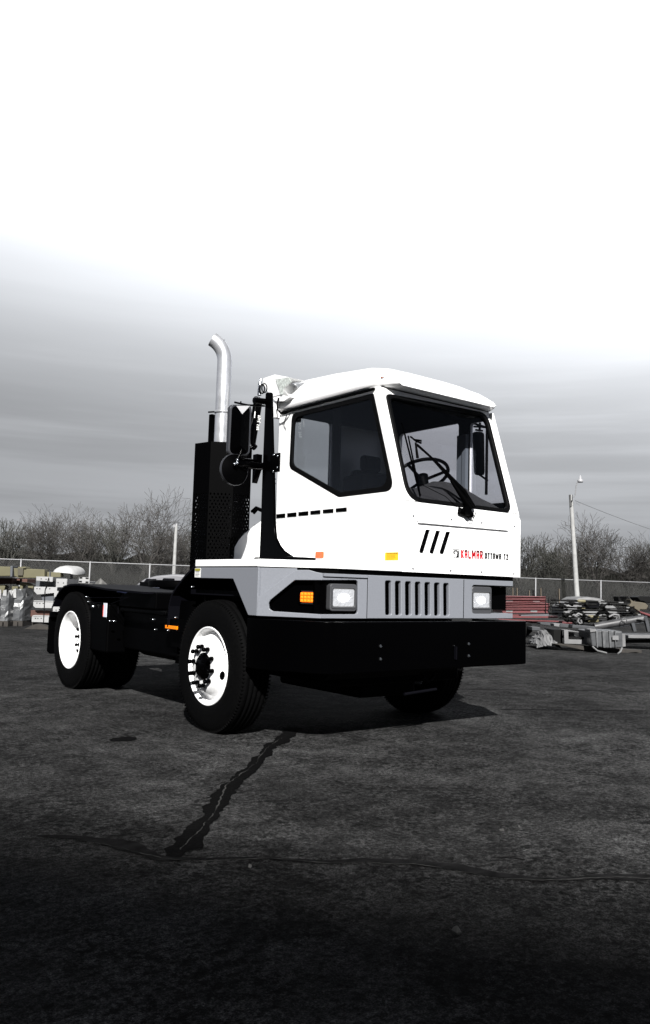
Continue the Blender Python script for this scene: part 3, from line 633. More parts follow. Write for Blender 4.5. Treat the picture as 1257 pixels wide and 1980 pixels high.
lo = [(x, -.55, 1.4) for x in xs]; o_ = len(vs); b.add([(x,-.55,prof[x][-1]) for x in xs]+lo, [(i, i+1, len(xs)+i+1, len(xs)+i) for i in range(len(xs)-1)])
DB = b.build('dashboard', DASH, CAB)
b = MB(); swc = Vector((1.86,-.47,2.135)); tilt = Matrix.Translation(swc) @ Matrix.Rotation(R(-28), 4, 'X') @ Matrix.Rotation(R(8), 4, 'Y')
b2 = MB(); pts = [tilt @ Vector((.245*math.cos(t), .245*math.sin(t), .05)) for t in [2*math.pi*k/40 for k in range(41)]]
b.tube(pts, .016, 10, cap=False)
for t in (R(80), R(200), R(320)): b.tube([tilt @ Vector((.03*math.cos(t), .03*math.sin(t), .0)), tilt @ Vector((.24*math.cos(t), .24*math.sin(t), .05))], .014, 8)
b.tube([tilt @ Vector((0,0,-.3)), tilt @ Vector((0,0,.0)), tilt @ Vector((0,0,.035)), tilt @ Vector((0,0,.04))], [.035,.05,.06,.04], 20)
b.build('steering_wheel', BLACK, CAB)
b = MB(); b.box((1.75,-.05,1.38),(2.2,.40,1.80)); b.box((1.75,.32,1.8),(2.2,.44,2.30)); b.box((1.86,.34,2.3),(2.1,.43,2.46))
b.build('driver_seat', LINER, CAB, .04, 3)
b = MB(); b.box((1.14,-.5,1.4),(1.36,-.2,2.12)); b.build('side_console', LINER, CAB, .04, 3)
# --- roof with visor and side gutters
XC = (XL+XR)/2-.003
secs = [ # Y, half width, bottom z, edge-top z, corner inset, corner z, crown inset, crown z
 (-.895,.600,2.806,2.842,.05,2.850,.2,2.853), (-.80,.675,2.800,2.862,.09,2.905,.24,2.910),
 (-.70,.715,2.795,2.880,.13,2.965,.28,2.975), (-.60,.725,2.792,2.890,.16,3.005,.30,3.025), (-.50,.730,2.790,2.895,.18,3.03,.32,3.052),
 (.0,.730,2.790,2.895,.18,3.075,.34,3.098), (.45,.730,2.790,2.895,.18,3.10,.34,3.122), (.62,.725,2.795,2.890,.18,3.09,.34,3.105), (.70,.70,2.81,2.86,.2,3.0,.34,3.02)]
vs = []; 
for (Y, hw2, zb_, zt_, ci, cz, ri, rz_) in secs:
    half = [(-hw2+.035, zb_), (-hw2, zb_+.022), (-hw2+.004, zt_-.016), (-hw2+.03, zt_), (-hw2+.045, zt_+.012), (-hw2+ci, cz), (-hw2+ri, rz_), (-hw2*.3, rz_+.006)]
    row = half+[(-x, z_) for x, z_ in half[::-1]]
    vs += [(XC+x, Y, z_) for x, z_ in row]
n = 16; b = MB()
b.add(vs, [(i*n+j, i*n+(j+1)%n, (i+1)*n+(j+1)%n, (i+1)*n+j) for i in range(len(secs)-1) for j in range(n)], None, True)
b.add(vs[:n], [list(range(n))]); b.add(vs[-n:], [list(range(n))[::-1]])
RF = b.build('roof', WHITE, CAB)
b = MB(); b.box((XL-.02,-.72,2.772),(XL+.002,.62,2.790)); b.box((XL+.02,-.775,2.776),(XR-.07,-.76,2.796)); b.build('roof_seal', BLACK, CAB)
from mathutils.bvhtree import BVHTree
rbvh = BVHTree.FromPolygons([Vector(v) for v in vs], [(i*n+j, i*n+(j+1)%n, (i+1)*n+(j+1)%n, (i+1)*n+j) for i in range(len(secs)-1) for j in range(n)])
for k, q in enumerate((z2(145,190), z2(455,243), z2(578,272), z2(697,302))):
    d = (FY(*q, -.8)-CAM).normalized(); P_, nn, _i, _d = rbvh.ray_cast(CAM, d)
    if nn.dot(d) > 0: nn = -nn
    b = MB(); b.tube([P_-nn*.02, P_+nn*.006, P_+nn*.010], [.015,.015,.009], 12); ml = b.build('marker_lamp', MIRRORRIM, RF)
    b = MB(); b.tube([P_+nn*.006, P_+nn*.012, P_+nn*.014], [.010,.010,.005], 10); b.build('lens', mat('smoked_amber', (.25,.05,.01), .3), ml)
# --- folded bracket at the roof's rear corner, with pierced gusset
b = MB(); br_ = Plane((XL-.03,.62,2.9), (0,-1,0), (0,0,1))
A = [SX(*zA(*q), .98) for q in ((690,160),(880,110),(960,340),(820,380))]
B_ = [SX(*zA(*q), .98) for q in ((690,160),(700,90),(870,32),(1090,75),(880,110))]
def slab(b, pts, th, nrm):
    nrm = Vector(nrm); n = len(pts); vs = [Vector(p) for p in pts]+[Vector(p)+nrm*th for p in pts]
    b.add(vs, [list(range(n)), [n+i for i in range(n)][::-1]]+[(i,(i+1)%n,n+(i+1)%n,n+i) for i in range(n)])
slab(b, A, .30, (1,0,0)); slab(b, B_, .20, (1,0,0))
pA = [SX(*zA(*q), .985) for q in ((820,380),(960,340),(1115,372),(1010,440),(890,440))]; slab(b, pA, .25, (1,0,0))
b.box((1.0,.64,2.74),(1.3,.70,2.9))
RB = b.build('roof_bracket', WHITE, CAB, .003)
b = MB(); G_ = [SX(*zA(*q), .972) for q in ((885,105),(1090,80),(1122,150),(1010,235),(985,330),(962,335))]; slab(b, G_, .008, (1,0,0)); b.build('gusset', mat('pierced_gusset', (.42,.45,.43), .5, noise=.4, nscale=60), RB)
b = MB(); P_ = lambda u_, v_, X=1.0: SX(*zA(u_, v_), X)
b.tube([P_(935,390,.97),P_(910,480,.97),P_(920,570,.97),P_(960,615,.98),P_(1030,625,1.0),P_(1075,600,1.01)], .008, 8)
b.tube([P_(1075,600,1.02),P_(1040,690,1.035),P_(990,800,1.04)], .0025, 6); b.tube([P_(1060,650,1.035),P_(1010,800,1.04),P_(1045,860,1.04)], .0025, 6); b.tube([P_(1075,600,1.01),P_(1110,585,1.03)], .006, 6)
b.build('cable', BLACK, CAB)
# --- wiper assembly
wq = Plane(wp.at(0,0,.045), wp.ex, wp.ey); w3 = lambda u_, v_, k=0: wq.at(*wq.px(*z9(u_, v_)), k)
b = MB(); b.tube([w3(770,1060), w3(700,960), w3(560,760)], [.030,.026,.012], 10); b.tube([w3(800,1050), w3(700,880), w3(430,590), w3(200,380)], [.022,.02,.010,.009], 8)
b.tube([w3(560,760), w3(420,600), w3(330,500), w3(180,372)], .008, 8)
b.tube([w3(120,300,.01), w3(180,350,.01), w3(232,370,.01), w3(235,345,.01), w3(160,335,.01)], .008, 6); b.tube([w3(185,360), w3(195,450), w3(205,520)], [.008,.010,.012], 8)
WPR = b.build('wiper', BLACK, CAB)
b = MB(); b.bar(w3(50,145,-.015), w3(245,930,-.015), .004, .008); b.bar(w3(85,250,-.02), w3(255,915,-.02), .003, .012); b.bar(w3(110,285,-.005), w3(228,860,-.005), .012, .006)
b.build('wiper_blade', BLACKG, WPR)
b = MB(); c_ = w3(735,1080,-.03); b.tube([c_, c_+wp.n*.04], .04, 16); b.tube([w3(665,1065,-.03), w3(800,1110,-.03)], .03, 10); b.build('wiper_pivot', BLACK, WPR)
b = MB(); b.tube([w3(750,1110,-.03),w3(780,1160,-.03),w3(815,1170,-.03),w3(830,1130,-.03),w3(812,1090,-.03)], .003, 6); b.tube([w3(780,1115,-.03),w3(840,1115,-.03),w3(850,1078,-.03)], .003, 6)
b.tube([w3(650,1030,-.03),w3(520,920,-.02),w3(360,840,-.02),w3(260,790,-.02)], .003, 6); b.build('washer_hose', BLACK, WPR)
# --- hump behind the pillar (engine cover beside the cab)
b = MB(); X_ = .5; hp = [SX(*q, X_) for q in (z1(270,1352), z1(275,1280), z1(300,1235), z1(330,1200), z1(380,1160), z1(432,1124))]
poly = [(p.y, p.z) for p in hp]; poly[0] = (poly[0][0], 1.344); poly += [(poly[-1][0]-.01, 1.344)]
b.prism(poly, X_, XL-.10, 'x'); b.build('engine_cover', WHITE, T, .02, 3)
# --- black pillar on the deck
X_ = .30; pq = [SX(*z1(*q), X_) for q in ((458,392),(465,384),(485,384),(490,392),(497,700),(502,830),(507,1150),(515,1225),(535,1268),(560,1300),(608,1332),(610,1345),(422,1345),(432,1100),(440,830),(446,700))]
b = MB(); b.prism([(p.y, p.z) for p in pq], X_, X_+.025, 'x')
a, c_ = SX(*z1(416,1345), X_-.02), SX(*z1(640,1350), X_-.02); b.box((X_-.06, c_.y, 1.343), (X_+.16, a.y, a.z+.006))
b.build('pillar', BLACKG, T, .006)
q = SX(*z1(512,795), X_-.0); b = MB(); b.box((X_-.01, q.y-.075, q.z-.075),(X_+.004,q.y+.05,q.z+.075)); pb = b.build('pillar_bracket', BLACK, T, .004)
for dy, dz in ((-.055,.05),(-.055,-.04),(.0,.065),(.0,-.065)):
    b = MB(); bolt(b, (X_-.011, q.y+dy, q.z+dz), (-1,0,0), .008); b.build('bolt', STEEL, pb)
# --- mirror head, convex mirror, arms
my = -.30; mpn = Plane((0,my,0), (1,0,0), (0,0,1)); mz = lambda *q: mpn.px(*zA(*q))
hd = [mz(190,485), mz(530,490), mz(495,1270), mz(160,1260)]; r_ = [.05,.05,.05,.05]
b = MB(); b.mesh(flat(rp(hd[::-1], .045, 6), [], .05, .018), mpn.up(-.04)); MH = b.build('mirror', MIRRORRIM, T)
inn = [mz(215,515), mz(490,515), mz(462,1245), mz(178,1238)]
b = MB(); ri = rp(inn[::-1], .045, 6); cx = (inn[0][0]+inn[1][0])/2; top = (mz(345,650)); bot = mz(320,1115)
nr = len(ri); vs = [mpn.at(p[0], p[1], .010) for p in ri]+[mpn.at(top[0], top[1], .032), mpn.at(bot[0], bot[1], .032)]
fs = []
for i in range(nr):
    p, q_ = ri[i], ri[(i+1)%nr]; my_ = (p[1]+q_[1])/2
    if my_ > top[1]-.02 and abs(my_-top[1]) < 9 and my_ > top[1]: k = nr
    elif my_ < bot[1]: k = nr+1
    else: k = None
    if k is not None: fs.append((i, (i+1)%nr, k))
    else: fs.append((i, (i+1)%nr, nr+1 if p[1] > q_[1] else nr)) if False else fs.append((i, (i+1)%nr, nr+1, nr) if (p[0] < cx) else (i, (i+1)%nr, nr, nr+1))
b.add(vs, fs); b.build('mirror_back', BLACKG, MH)
hl = MB(); tri = [mz(255,520), mz(460,520), mz(345,645)]; hl.mesh(flat([tri[2], tri[1], tri[0]], [], .002), mpn.up(.0335) ); hl.build('mirror_glint', mat('facet_glint', (.40,.40,.41), .35), MH)  # sun glint on the top facet, painted as a pale triangle
cc = mz(262,1480); cr2 = .125; cpl = mpn.at(cc[0], cc[1], -.01)
b = MB(); b.lathe([(.01,.02),(.008,cr2*.97),(-.006,cr2),(-.02,cr2*.96)], (cpl.x, cpl.y, cpl.z), 'y', 40); CM = b.build('convex_mirror', MIRRORRIM, T)
b = MB(); b.lathe([(-.012,cr2*.93),(-.026,cr2*.6),(-.036,.03),(-.037,.001)], (cpl.x, cpl.y, cpl.z), 'y', 40); b.build('mirror_back', BLACK, CM)
arm = lambda u_, v_, k=.03: mpn.at(*mz(u_, v_), k)
pl_b = SX(*z1(445,800), X_+.03)
b = MB(); b.tube([arm(300,1300), arm(360,1325), pl_b+Vector((-.04,0,.02))], .010, 8); b.tube([arm(250,1400), arm(330,1400), pl_b+Vector((-.02,0,-.02))], [.022,.03,.034], 10); b.tube([arm(325,1180,.045), arm(300,1260,.045), arm(250,1340,.045), arm(230,1400,.045), arm(265,1480,.03)], .009, 8)
b.tube([arm(330,1440,.02), arm(440,1500,.02)], .008, 6)
b.prism([(pl_b.y-.03,pl_b.z+.07),(pl_b.y+.03,pl_b.z+.07),(pl_b.y+.03,pl_b.z-.16),(pl_b.y-.03,pl_b.z-.05)], X_-.05, X_, 'x')
tp = SX(*zA(720,400), X_); tr2 = arm(265,455, .0); b.tube([tr2, (tr2.x+.12, tr2.y, tr2.z-.002), tp+Vector((0,0,-.06))], .008, 8); b.tube([tp+Vector((-.1,.0,-.03)), tp+Vector((.03,0,-.02))], .026, 8)
b.tube([arm(360,440,.0), arm(358,480,.0)], .006, 6)
MA = b.build('mirror_arm', BLACKG, T)
b = MB()
for q in ((247,1340),(245,1385),(205,1400)): bolt(b, arm(*q, .055), (0,-1,0), .012, .01)
b.build('clamp_bolt', STEEL, MA)
# --- gas strut with lettering behind the pillar
sy = .69; spn = Plane((0,sy,0), (1,0,0), (0,0,1)); sp = lambda u_, v_, k=0: spn.at(*spn.px(*zA(u_, v_)), k)
b = MB(); b.tube([sp(610,380), sp(570,620), sp(520,800)], .030, 10); b.tube([sp(640,450), sp(590,760), sp(545,1090)], [.030,.030,.024], 10); b.tube([sp(525,1110,.01), sp(570,1150,.01)], .030, 8); b.tube([sp(515,800), sp(525,1100)], .014, 8)
ST = b.build('cab_lift_strut', BLACKG, T)
b = MB(); b.tube([sp(665,100), sp(655,180), sp(640,350)], [.012,.02,.02], 10); b.build('strut_rod', STEEL, ST)
b = MB(); pts = [sp(655+38*math.cos(t), 260+68*math.sin(t), .03) for t in [2*math.pi*k/16 for k in range(17)]]; b.tube(pts, .007, 6); b.tube([p+Vector((.02,-.01,.01)) for p in pts], .006, 6); b.build('cable', BLACK, ST)
a = spn.px(*zA(605,660)); d_ = spn.px(*zA(580,885)); ln5 = math.hypot(a[0]-d_[0], a[1]-d_[1]); ang = math.atan2(d_[1]-a[1], d_[0]-a[0])
b = MB(); stroke_text(b, 'RIDE BAR', ln5, .036, spn.M @ Matrix.Translation((a[0]-.012, a[1], .034)) @ Matrix.Rotation(ang, 4, 'Z'), wt=.42); b.build('lettering', PAPER, ST)
b = MB(); b.bar(sp(548,600,.032), sp(538,700,.032), .010, .002, (0,-1,0)); b.build('label_print', PAPER, ST)
# --- exhaust guard (perforated octagon) and stack
gc = Vector((.75, 1.15)); ga = .272; ztop = 2.485; z0g = 1.20; zp = 1.99
verts = []
rr = ga/math.cos(math.pi/8); rotg = R(12)
corners = [Vector((gc.x+rr*math.cos(math.pi/8+k*math.pi/4+rotg), gc.y+rr*math.sin(math.pi/8+k*math.pi/4+rotg), 0)) for k in range(8)]
b = MB()
for k in range(8):
    A_, B2 = corners[k], corners[(k+1)%8]; pl_ = Plane(A_, B2-A_, (0,0,1)); ln = (B2-A_).length
    if pl_.n.dot(Vector((A_.x+B2.x, A_.y+B2.y, 0))/2-Vector((gc.x,gc.y,0))) < 0: pl_ = Plane(B2, A_-B2, (0,0,1))
    holes = []; nx, px_ = 6, ln/6.4; row = 0; zz = zp
    while zz > 1.30:
        for i in range(6):
            x = ln*.5+(i-2.5+(.25 if row % 2 else -.25))*px_*.98
            if .012 < x < ln-.012: holes.append([(x+.0085*math.cos(t), zz+.0115*math.sin(t)) for t in [-2*math.pi*j/7 for j in range(7)]])
        zz -= .0315; row += 1
    b.mesh(flat([(0,z0g),(ln,z0g),(ln,ztop),(0,ztop)], holes, .003), pl_.up(-.003))
b.prism([(c.x*.985+gc.x*.015, c.y*.985+gc.y*.015) for c in corners], ztop-.012, ztop, 'z')
EG = b.build('exhaust_guard', BLACK, T)
b = MB(); b.tube([(.75,1.15,1.25),(.75,1.15,2.40)], .235, 24)
for k in range(9): b.lathe([(0,.235),(.005,.242),(.02,.242),(.025,.235)], (.75,1.15,1.32+.085*k), 'z', 24)
b.build('muffler', mat('muffler_steel', (.05,.05,.055), .35, metal=.9, noise=.9, nscale=22), EG)
b = MB(); xs_, ys_ = .70, 1.12; rad = .072
zc = 3.32; path = [(xs_,ys_,2.44),(xs_,ys_,2.9),(xs_,ys_,zc)]
bd = Vector((-.86,.5,0)).normalized(); Rb = .24
for k in range(1,8):
    t = R(62)*k/7; path.append(tuple(Vector((xs_,ys_,zc))+bd*Rb*(1-math.cos(t))+Vector((0,0,Rb*math.sin(t)))))
b.tube(path, rad, 28, cap=False); end = Vector(path[-1]); dirn = (end-Vector(path[-2])).normalized()
b.tube([end+dirn*.001, end-dirn*.10], [rad*.93, rad*.93], 28, cap=False)
b.lathe([(0,rad+.001),(.0,rad+.006),(.025,rad+.006),(.025,rad+.001)], (xs_,ys_,2.80), 'z', 28)
b.build('exhaust_stack', CHROME, T)
b = MB(); bp_ = Plane((0,1.25,0), (1,0,0), (0,0,1)); q0, q1 = bp_.px(*z1(133,508)), bp_.px(*z1(185,690)); b.mesh(flat([(q0[0],2.3),(q1[0]+.05,2.3),(q1[0]+.05,q0[1]-.01),(q0[0]+.03,q0[1]),(q0[0],q0[1]-.01)], [], .006), bp_.up(0)); b.tube([(xs_-.09,1.24,2.82),(xs_+.02,1.06,2.82)], .008, 6); b.build('stack_bracket', BLACK, T)
# --- front mudguard flap, rear fender, boxes, fifth wheel
def swept(b, path, x0, x1, th):
    n = len(path); vs = []
    for i, (y, z_) in enumerate(path):
        a = Vector(path[max(i-1,0)]); c_ = Vector(path[min(i+1,n-1)]); d = (c_-a).normalized(); nn = Vector((-d.y, d.x))
        for x in (x0, x1):
            vs.append((x, y, z_)); vs.append((x, y+nn.x*th, z_+nn.y*th))
    fs = []
    for i in range(n-1):
        a, c_ = i*4, (i+1)*4
        fs += [(a,a+2,c_+2,c_),(a+1,c_+1,c_+3,a+3),(a,c_,c_+1,a+1),(a+2,a+3,c_+3,c_+2)]
    fs += [(0,1,3,2),((n-1)*4,(n-1)*4+2,(n-1)*4+3,(n-1)*4+1)]; b.add(vs, fs)
b = MB(); swept(b, [(.26,1.283),(.42,1.20),(.56,1.11),(.64,1.04),(.68,.95),(.69,.77)], .0, .32, .02); b.box((.10,-.6,1.06),(.32,.5,1.10)); b.box((.32,-.66,.9),(.35,.6,1.2)); b.build('front_mudguard', SATIN, T)
b = MB(); swept(b, [(3.50,.85),(3.44,.95),(3.33,1.03),(3.2,1.08),(3.0,1.105),(2.8,1.11),(2.5,1.10),(2.05,1.075),(1.2,1.06)], .0, .66, .018)
b.build('rear_fender', SATIN, T)
b = MB(); swept(b, [(3.50,.85),(3.44,.95),(3.33,1.03),(3.2,1.08),(3.0,1.105),(2.8,1.11),(2.5,1.10),(2.05,1.075)], 1.76, 2.42, .018); b.build('rear_fender', SATIN, T)
b = MB(); fy = 3.66; b.prism([(.02,.72),(.62,.80),(.62,.30),(.05,.30),(.02,.33)], fy, fy+.012, 'y'); b.build('mud_flap', BLACK, T)
b = MB(); b.box((.6,3.55,.82),(.8,3.7,.9)); b.box((.02,3.60,.72),(.7,3.66,.78)); b.build('flap_hanger', BLACK, T)
b = MB(); y0, y1 = SX(172,1200,.03).y, SX(205,1200,.03).y; b.box((.03,y1-.04,.44),(.55,y0-.02,.92)); FB = b.build('battery_box', BLACK, T, .02, 3)
b = MB(); b.box((.02,.80,.86),(.06,1.75,.90)); b.prism([(1.15,.9),(1.95,.9),(1.95,1.0),(1.75,1.055),(1.15,1.055)], .10, .62, 'x'); b.box((.15,.78,.50),(.62,1.93,.90)); b.build('air_tank_box', BLACK, T, .015, 2)
b = MB(); b.box((.30,.74,.42),(.60,1.1,.72)); b.tube([(.42,1.2,.55),(.42,1.9,.55)], .13, 20); b.build('air_tank', BLACK, T)
b = MB(); q0 = SX(*z5(467,380), .02); q1 = SX(*z5(489,480), .02); b.box((.016,q1.y,q1.z),(.022,q0.y-.01,q0.z)); rf_ = b.build('reflector', REFW, T, .003)
b = MB(); b.box((.013,q0.y-.022,q1.z+.006),(.016,q0.y-.010,q0.z-.02)); b.build('red_stripe', REFR, rf_)
q0 = SX(*z5(895,533), .0); q1 = SX(*z5(974,566), .0); b = MB(); b.box((0,q1.y,q1.z),(.015,q0.y,q0.z)); b.build('amber_reflector', AMBER, T, .003)
b = MB(); b.box((.016,.52,.74),(.1,.80,.84)); b.box((.10,.48,.6),(.14,.80,1.0)); b.build('step_bracket', BLACK, T)
spots = [z5(350,338),z5(362,372),z5(392,405),z5(512,505),z5(541,507),z5(813,495),z5(826,565),z5(968,481),z5(916,570),z5(1083,268)]
for k, q in enumerate(spots):
    b = MB(); P_ = SX(*q, -.004); rr_ = .016 if k == 2 else .008; b.tube([P_+Vector((.02,0,0)), P_+Vector((-.006,0,0)), P_+Vector((-.010,0,0))], [rr_, rr_, rr_*.6], 8); b.build('bolt', STEEL, T)
for q in (z5(463,341),z5(648,341),z5(685,334),z5(700,334),z5(716,334),z5(754,335),z5(767,335),z5(783,335)):
    b = MB(); P_ = SX(*q, .72); b.tube([P_-Vector((0,0,.02)), P_+Vector((0,0,.004)), P_+Vector((0,0,.01))], [.011,.011,.006], 8); b.build('frame_bolt', STEEL, T)
b = MB(); b.tube([SX(*z5(362,375), -.003), SX(*z5(464,379), -.003)], .003, 6); b.tube([SX(*z5(365,343), .0), SX(*z5(640,343), .0)], .0025, 6); b.bar(SX(*z5(521,385), .0), SX(*z5(620,348), .0), .004, .004); b.tube([SX(*z5(569,405), .0), SX(*z5(569,455), .0)], .003, 6); b.tube([SX(*z5(645,345), .7), SX(*z5(820,348), .7)], .003, 6); b.build('edge_rail', SATIN, T)
b = MB(); P_ = SX(*z5(828,335), .72); b.tube([P_, P_+Vector((0,-.005,.03))], .014, 8); b.build('hose_coupling', mat('brass', (.55,.28,.08), .35, metal=.8), T)
b = MB(); b.tube([SX(*z5(835,330),.72), SX(*z5(846,328),.72), SX(*z5(858,350),.72)], .004, 6); b.build('air_hose', mat('hose_yellow', (.45,.45,.04), .5), T)
b = MB(); fc = Vector((1.21, 2.55, 1.10)); b.lathe([(0,.46),(.06,.47),(.075,.45),(.078,.0005)], tuple(fc), 'z', 40); b.prism([(2.2,1.0),(2.9,1.0),(2.75,1.12),(2.35,1.12)], .95, 1.47, 'x'); b.prism([(.9,2.9),(1.52,2.9),(1.45,3.35),(1.3,3.38),(1.24,2.95),(1.18,2.95),(1.12,3.38),(.97,3.35)], 1.09, 1.15, 'z'); b.build('fifth_wheel', BLACK, T)
b = MB(); b.tube([(1.0,1.5,1.1),(1.0,1.6,1.25),(1.1,1.9,1.2),(1.15,2.2,1.12)], .014, 8); b.tube([SX(*z1(380,1075), .8), SX(*z1(405,1052), .8), SX(*z1(435,1065), .8)], .014, 8); b.tube([SX(*z1(392,1085), .8), SX(*z1(412,1062), .8), SX(*z1(438,1072), .8)], .012, 8); b.build('air_hose', BLACK, T)
# --- left-hand mirror (seen through the windscreen)
lm = Plane((0,-.42,0), (1,0,0), (0,0,1)); b = MB(); o4 = [lm.px(*z9(*q)) for q in ((800,240),(900,250),(905,710),(820,700))]
b.mesh(flat(rp(o4[::-1], .04), [], .05, .015), lm.up(-.03)); LM_ = b.build('mirror', BLACK, T)
b = MB(); l3 = lambda u_, v_: lm.at(*lm.px(*z9(u_, v_)), .0); b.tube([l3(940,190), l3(935,540), l3(930,910)], .014, 8); b.tube([l3(860,700), l3(945,760)], .010, 8); b.tube([l3(800,190), l3(895,195), l3(940,200)], .010, 8); b.tube([l3(865,150), l3(860,240)], .012, 8); b.tube([l3(890,235), l3(820,225)], .01, 8)
b.tube([l3(930,200), (XR, -.5, l3(935,210).z)], .012, 8); b.build('mirror_arm', BLACK, T)
# ================================================================== BACKGROUND
RV = Vector((math.cos(YAW), -math.sin(YAW), 0)); FV = Vector((math.sin(YAW), math.cos(YAW), 0))
def bgp(px_, dep, z_=0.0):                               # ground point seen under column px_ at camera depth dep
    h = 1116+.0282*px_; p = CAM + ray(px_, h)*dep; p.z = z_; return p
def zat(px_, py_, dep): return (CAM + ray(px_, py_)*dep).z
def local(root):                                         # px -> local frame of a thing that faces the camera
    def f(px_, py_, dep): 
        p = CAM + ray(px_, py_)*dep - root.location; return (p.dot(RV), p.dot(FV), p.z)
    return f
def camthing(name, px_, dep, label, cat, group=None): return thing(name, bgp(px_, dep), label, cat, group, rz=-YAW)
# --- unseen shade block added behind the camera; its graded slats darken the foreground
SH = Vector((-.5547, -.83205, 0)); ln_ = Vector((.555, -.832, 0)).normalized(); HT = 11.0; LV = .95
base0 = Vector((-1.93, -3.64, 0)) + SH*(HT*1.442)
nb = Vector((ln_.y, -ln_.x, 0)); nb = nb if nb.dot(SH) > 0 else -nb
Mw = Matrix.Translation(base0) @ Matrix((( ln_.x, nb.x, 0), (ln_.y, nb.y, 0), (0,0,1))).to_4x4()
WH = tag(bpy.data.objects.new('shade_block', None), 'unseen corrugated block added behind the camera to shade the foreground', 'shade blocker'); C.objects.link(WH); WH.matrix_world = Mw
SHADE_WALL = mat('shade_block_steel', (.045,.045,.048), .6, noise=.2, nscale=2)
b = MB()
for k in range(-60, 60): b.box((k*.5, -.03, 0), (k*.5+.25, 0, HT-.1))
b.box((-30, 0, 0), (30, 18, HT-.1)); b.build('wall', SHADE_WALL, WH)  # added wall, out of view, there to cast shade
b = MB(); b.box((-30.2, -.12, HT-.1), (30.2, 18.2, HT)); b.build('roof', SHADE_WALL, WH)
b = MB(); nS = 13; pit = LV/nS  # added slats, thinner upwards, soften the edge of the cast shade
for k in range(nS):
    f = .93-.86*k/(nS-1); b.box((-30.2, -.11, HT+k*pit), (30.2, -.08, HT+k*pit+pit*f))
b.build('shade_slats', SHADE_WALL, WH)
b = MB(); b.box((-30, -.2, 0), (-29.9, 0, HT)); b.box((2, -.05, 0), (6, -.031, 4.2)); b.build('shade_block_door', mat('door_grey', (.08,.08,.085), .5), WH)  # invented door and end strip on the added shade block
# --- chain link fence
GALV = mat('galvanised', (.20,.20,.205), .5, metal=.2); WIRE = mat('fence_wire', (.07,.07,.072), .6)
FP = [bgp(-260, 39.2), bgp(0, 41.8), bgp(172, 44.6), bgp(365, 47.9), bgp(700, 52), bgp(1002, 54.8), bgp(1257, 56.5), bgp(1520, 58)]
def fence_line(d):                                       # straight fit through the run
    a = FP[0]; c_ = FP[-1]; return a.lerp(c_, d)
fa, fb = FP[0], FP[-1]; Lf = (fb-fa).length; dF = (fb-fa).normalized(); nF = Vector((-dF.y, dF.x, 0))
FH = 2.08
ang_f = math.atan2(dF.y, dF.x)
fen = thing('chain_link_fence', fa, 'long grey chain link fence with a top rail in front of the bare trees', 'fence', rz=ang_f)
b = MB(); b.tube([(0,0,FH),(Lf,0,FH)], .030, 8); b.build('top_rail', GALV, fen)
b = MB(); rnd = random.Random(2); nw = int(Lf/.085)
def wire(b, p, q, r):
    p = Vector(p); q = Vector(q); d = (q-p).normalized(); a = Vector((0,1,0)); c_ = d.cross(a)
    vs = []
    for e_ in (p, q):
        for t in (0, 2.094, 4.189): vs.append(e_+(a*math.cos(t)+c_*math.sin(t))*r)
    b.add(vs, [(0,1,4,3),(1,2,5,4),(2,0,3,5)])
for k in range(-24, nw):
    x = k*.085
    for s_ in (0, 1):
        p = [x, 0, .03]; q = [x+2.0, 0, 2.03]
        if s_: p, q = [x, .004, 2.03], [x+2.0, .004, .03]
        if p[0] < 0 or q[0] > Lf: continue
        wire(b, p, q, .0026)
b.build('mesh_wire', WIRE, fen)
def on_fence(px_):                                       # distance along the fence where column px_ meets it
    r_ = ray(px_, 1130); r_.z = 0; o_ = CAM.copy(); o_.z = 0
    det = r_.x*(-dF.y)+dF.x*r_.y; w_ = fa-o_; t = (w_.x*(-dF.y)+dF.x*w_.y)/det
    return (o_+r_*t-fa).dot(dF)
posts = [on_fence(q) for q in (38,172,288)]; stp = 3.05; xx = posts[2]+3.6
while on_fence(1035)-1.5 > xx: posts.append(xx); xx += 3.6
posts += [on_fence(1035), on_fence(1161), on_fence(1290), on_fence(-95), on_fence(-220)]
for x in posts:
    if not .3 < x < Lf-.2: continue
    b = MB(); b.tube([(x,-.05,-.02),(x,-.05,FH+.03),(x,-.05,FH+.06)], [.042,.042,.01], 8); b.build('fence_post', GALV, fen)
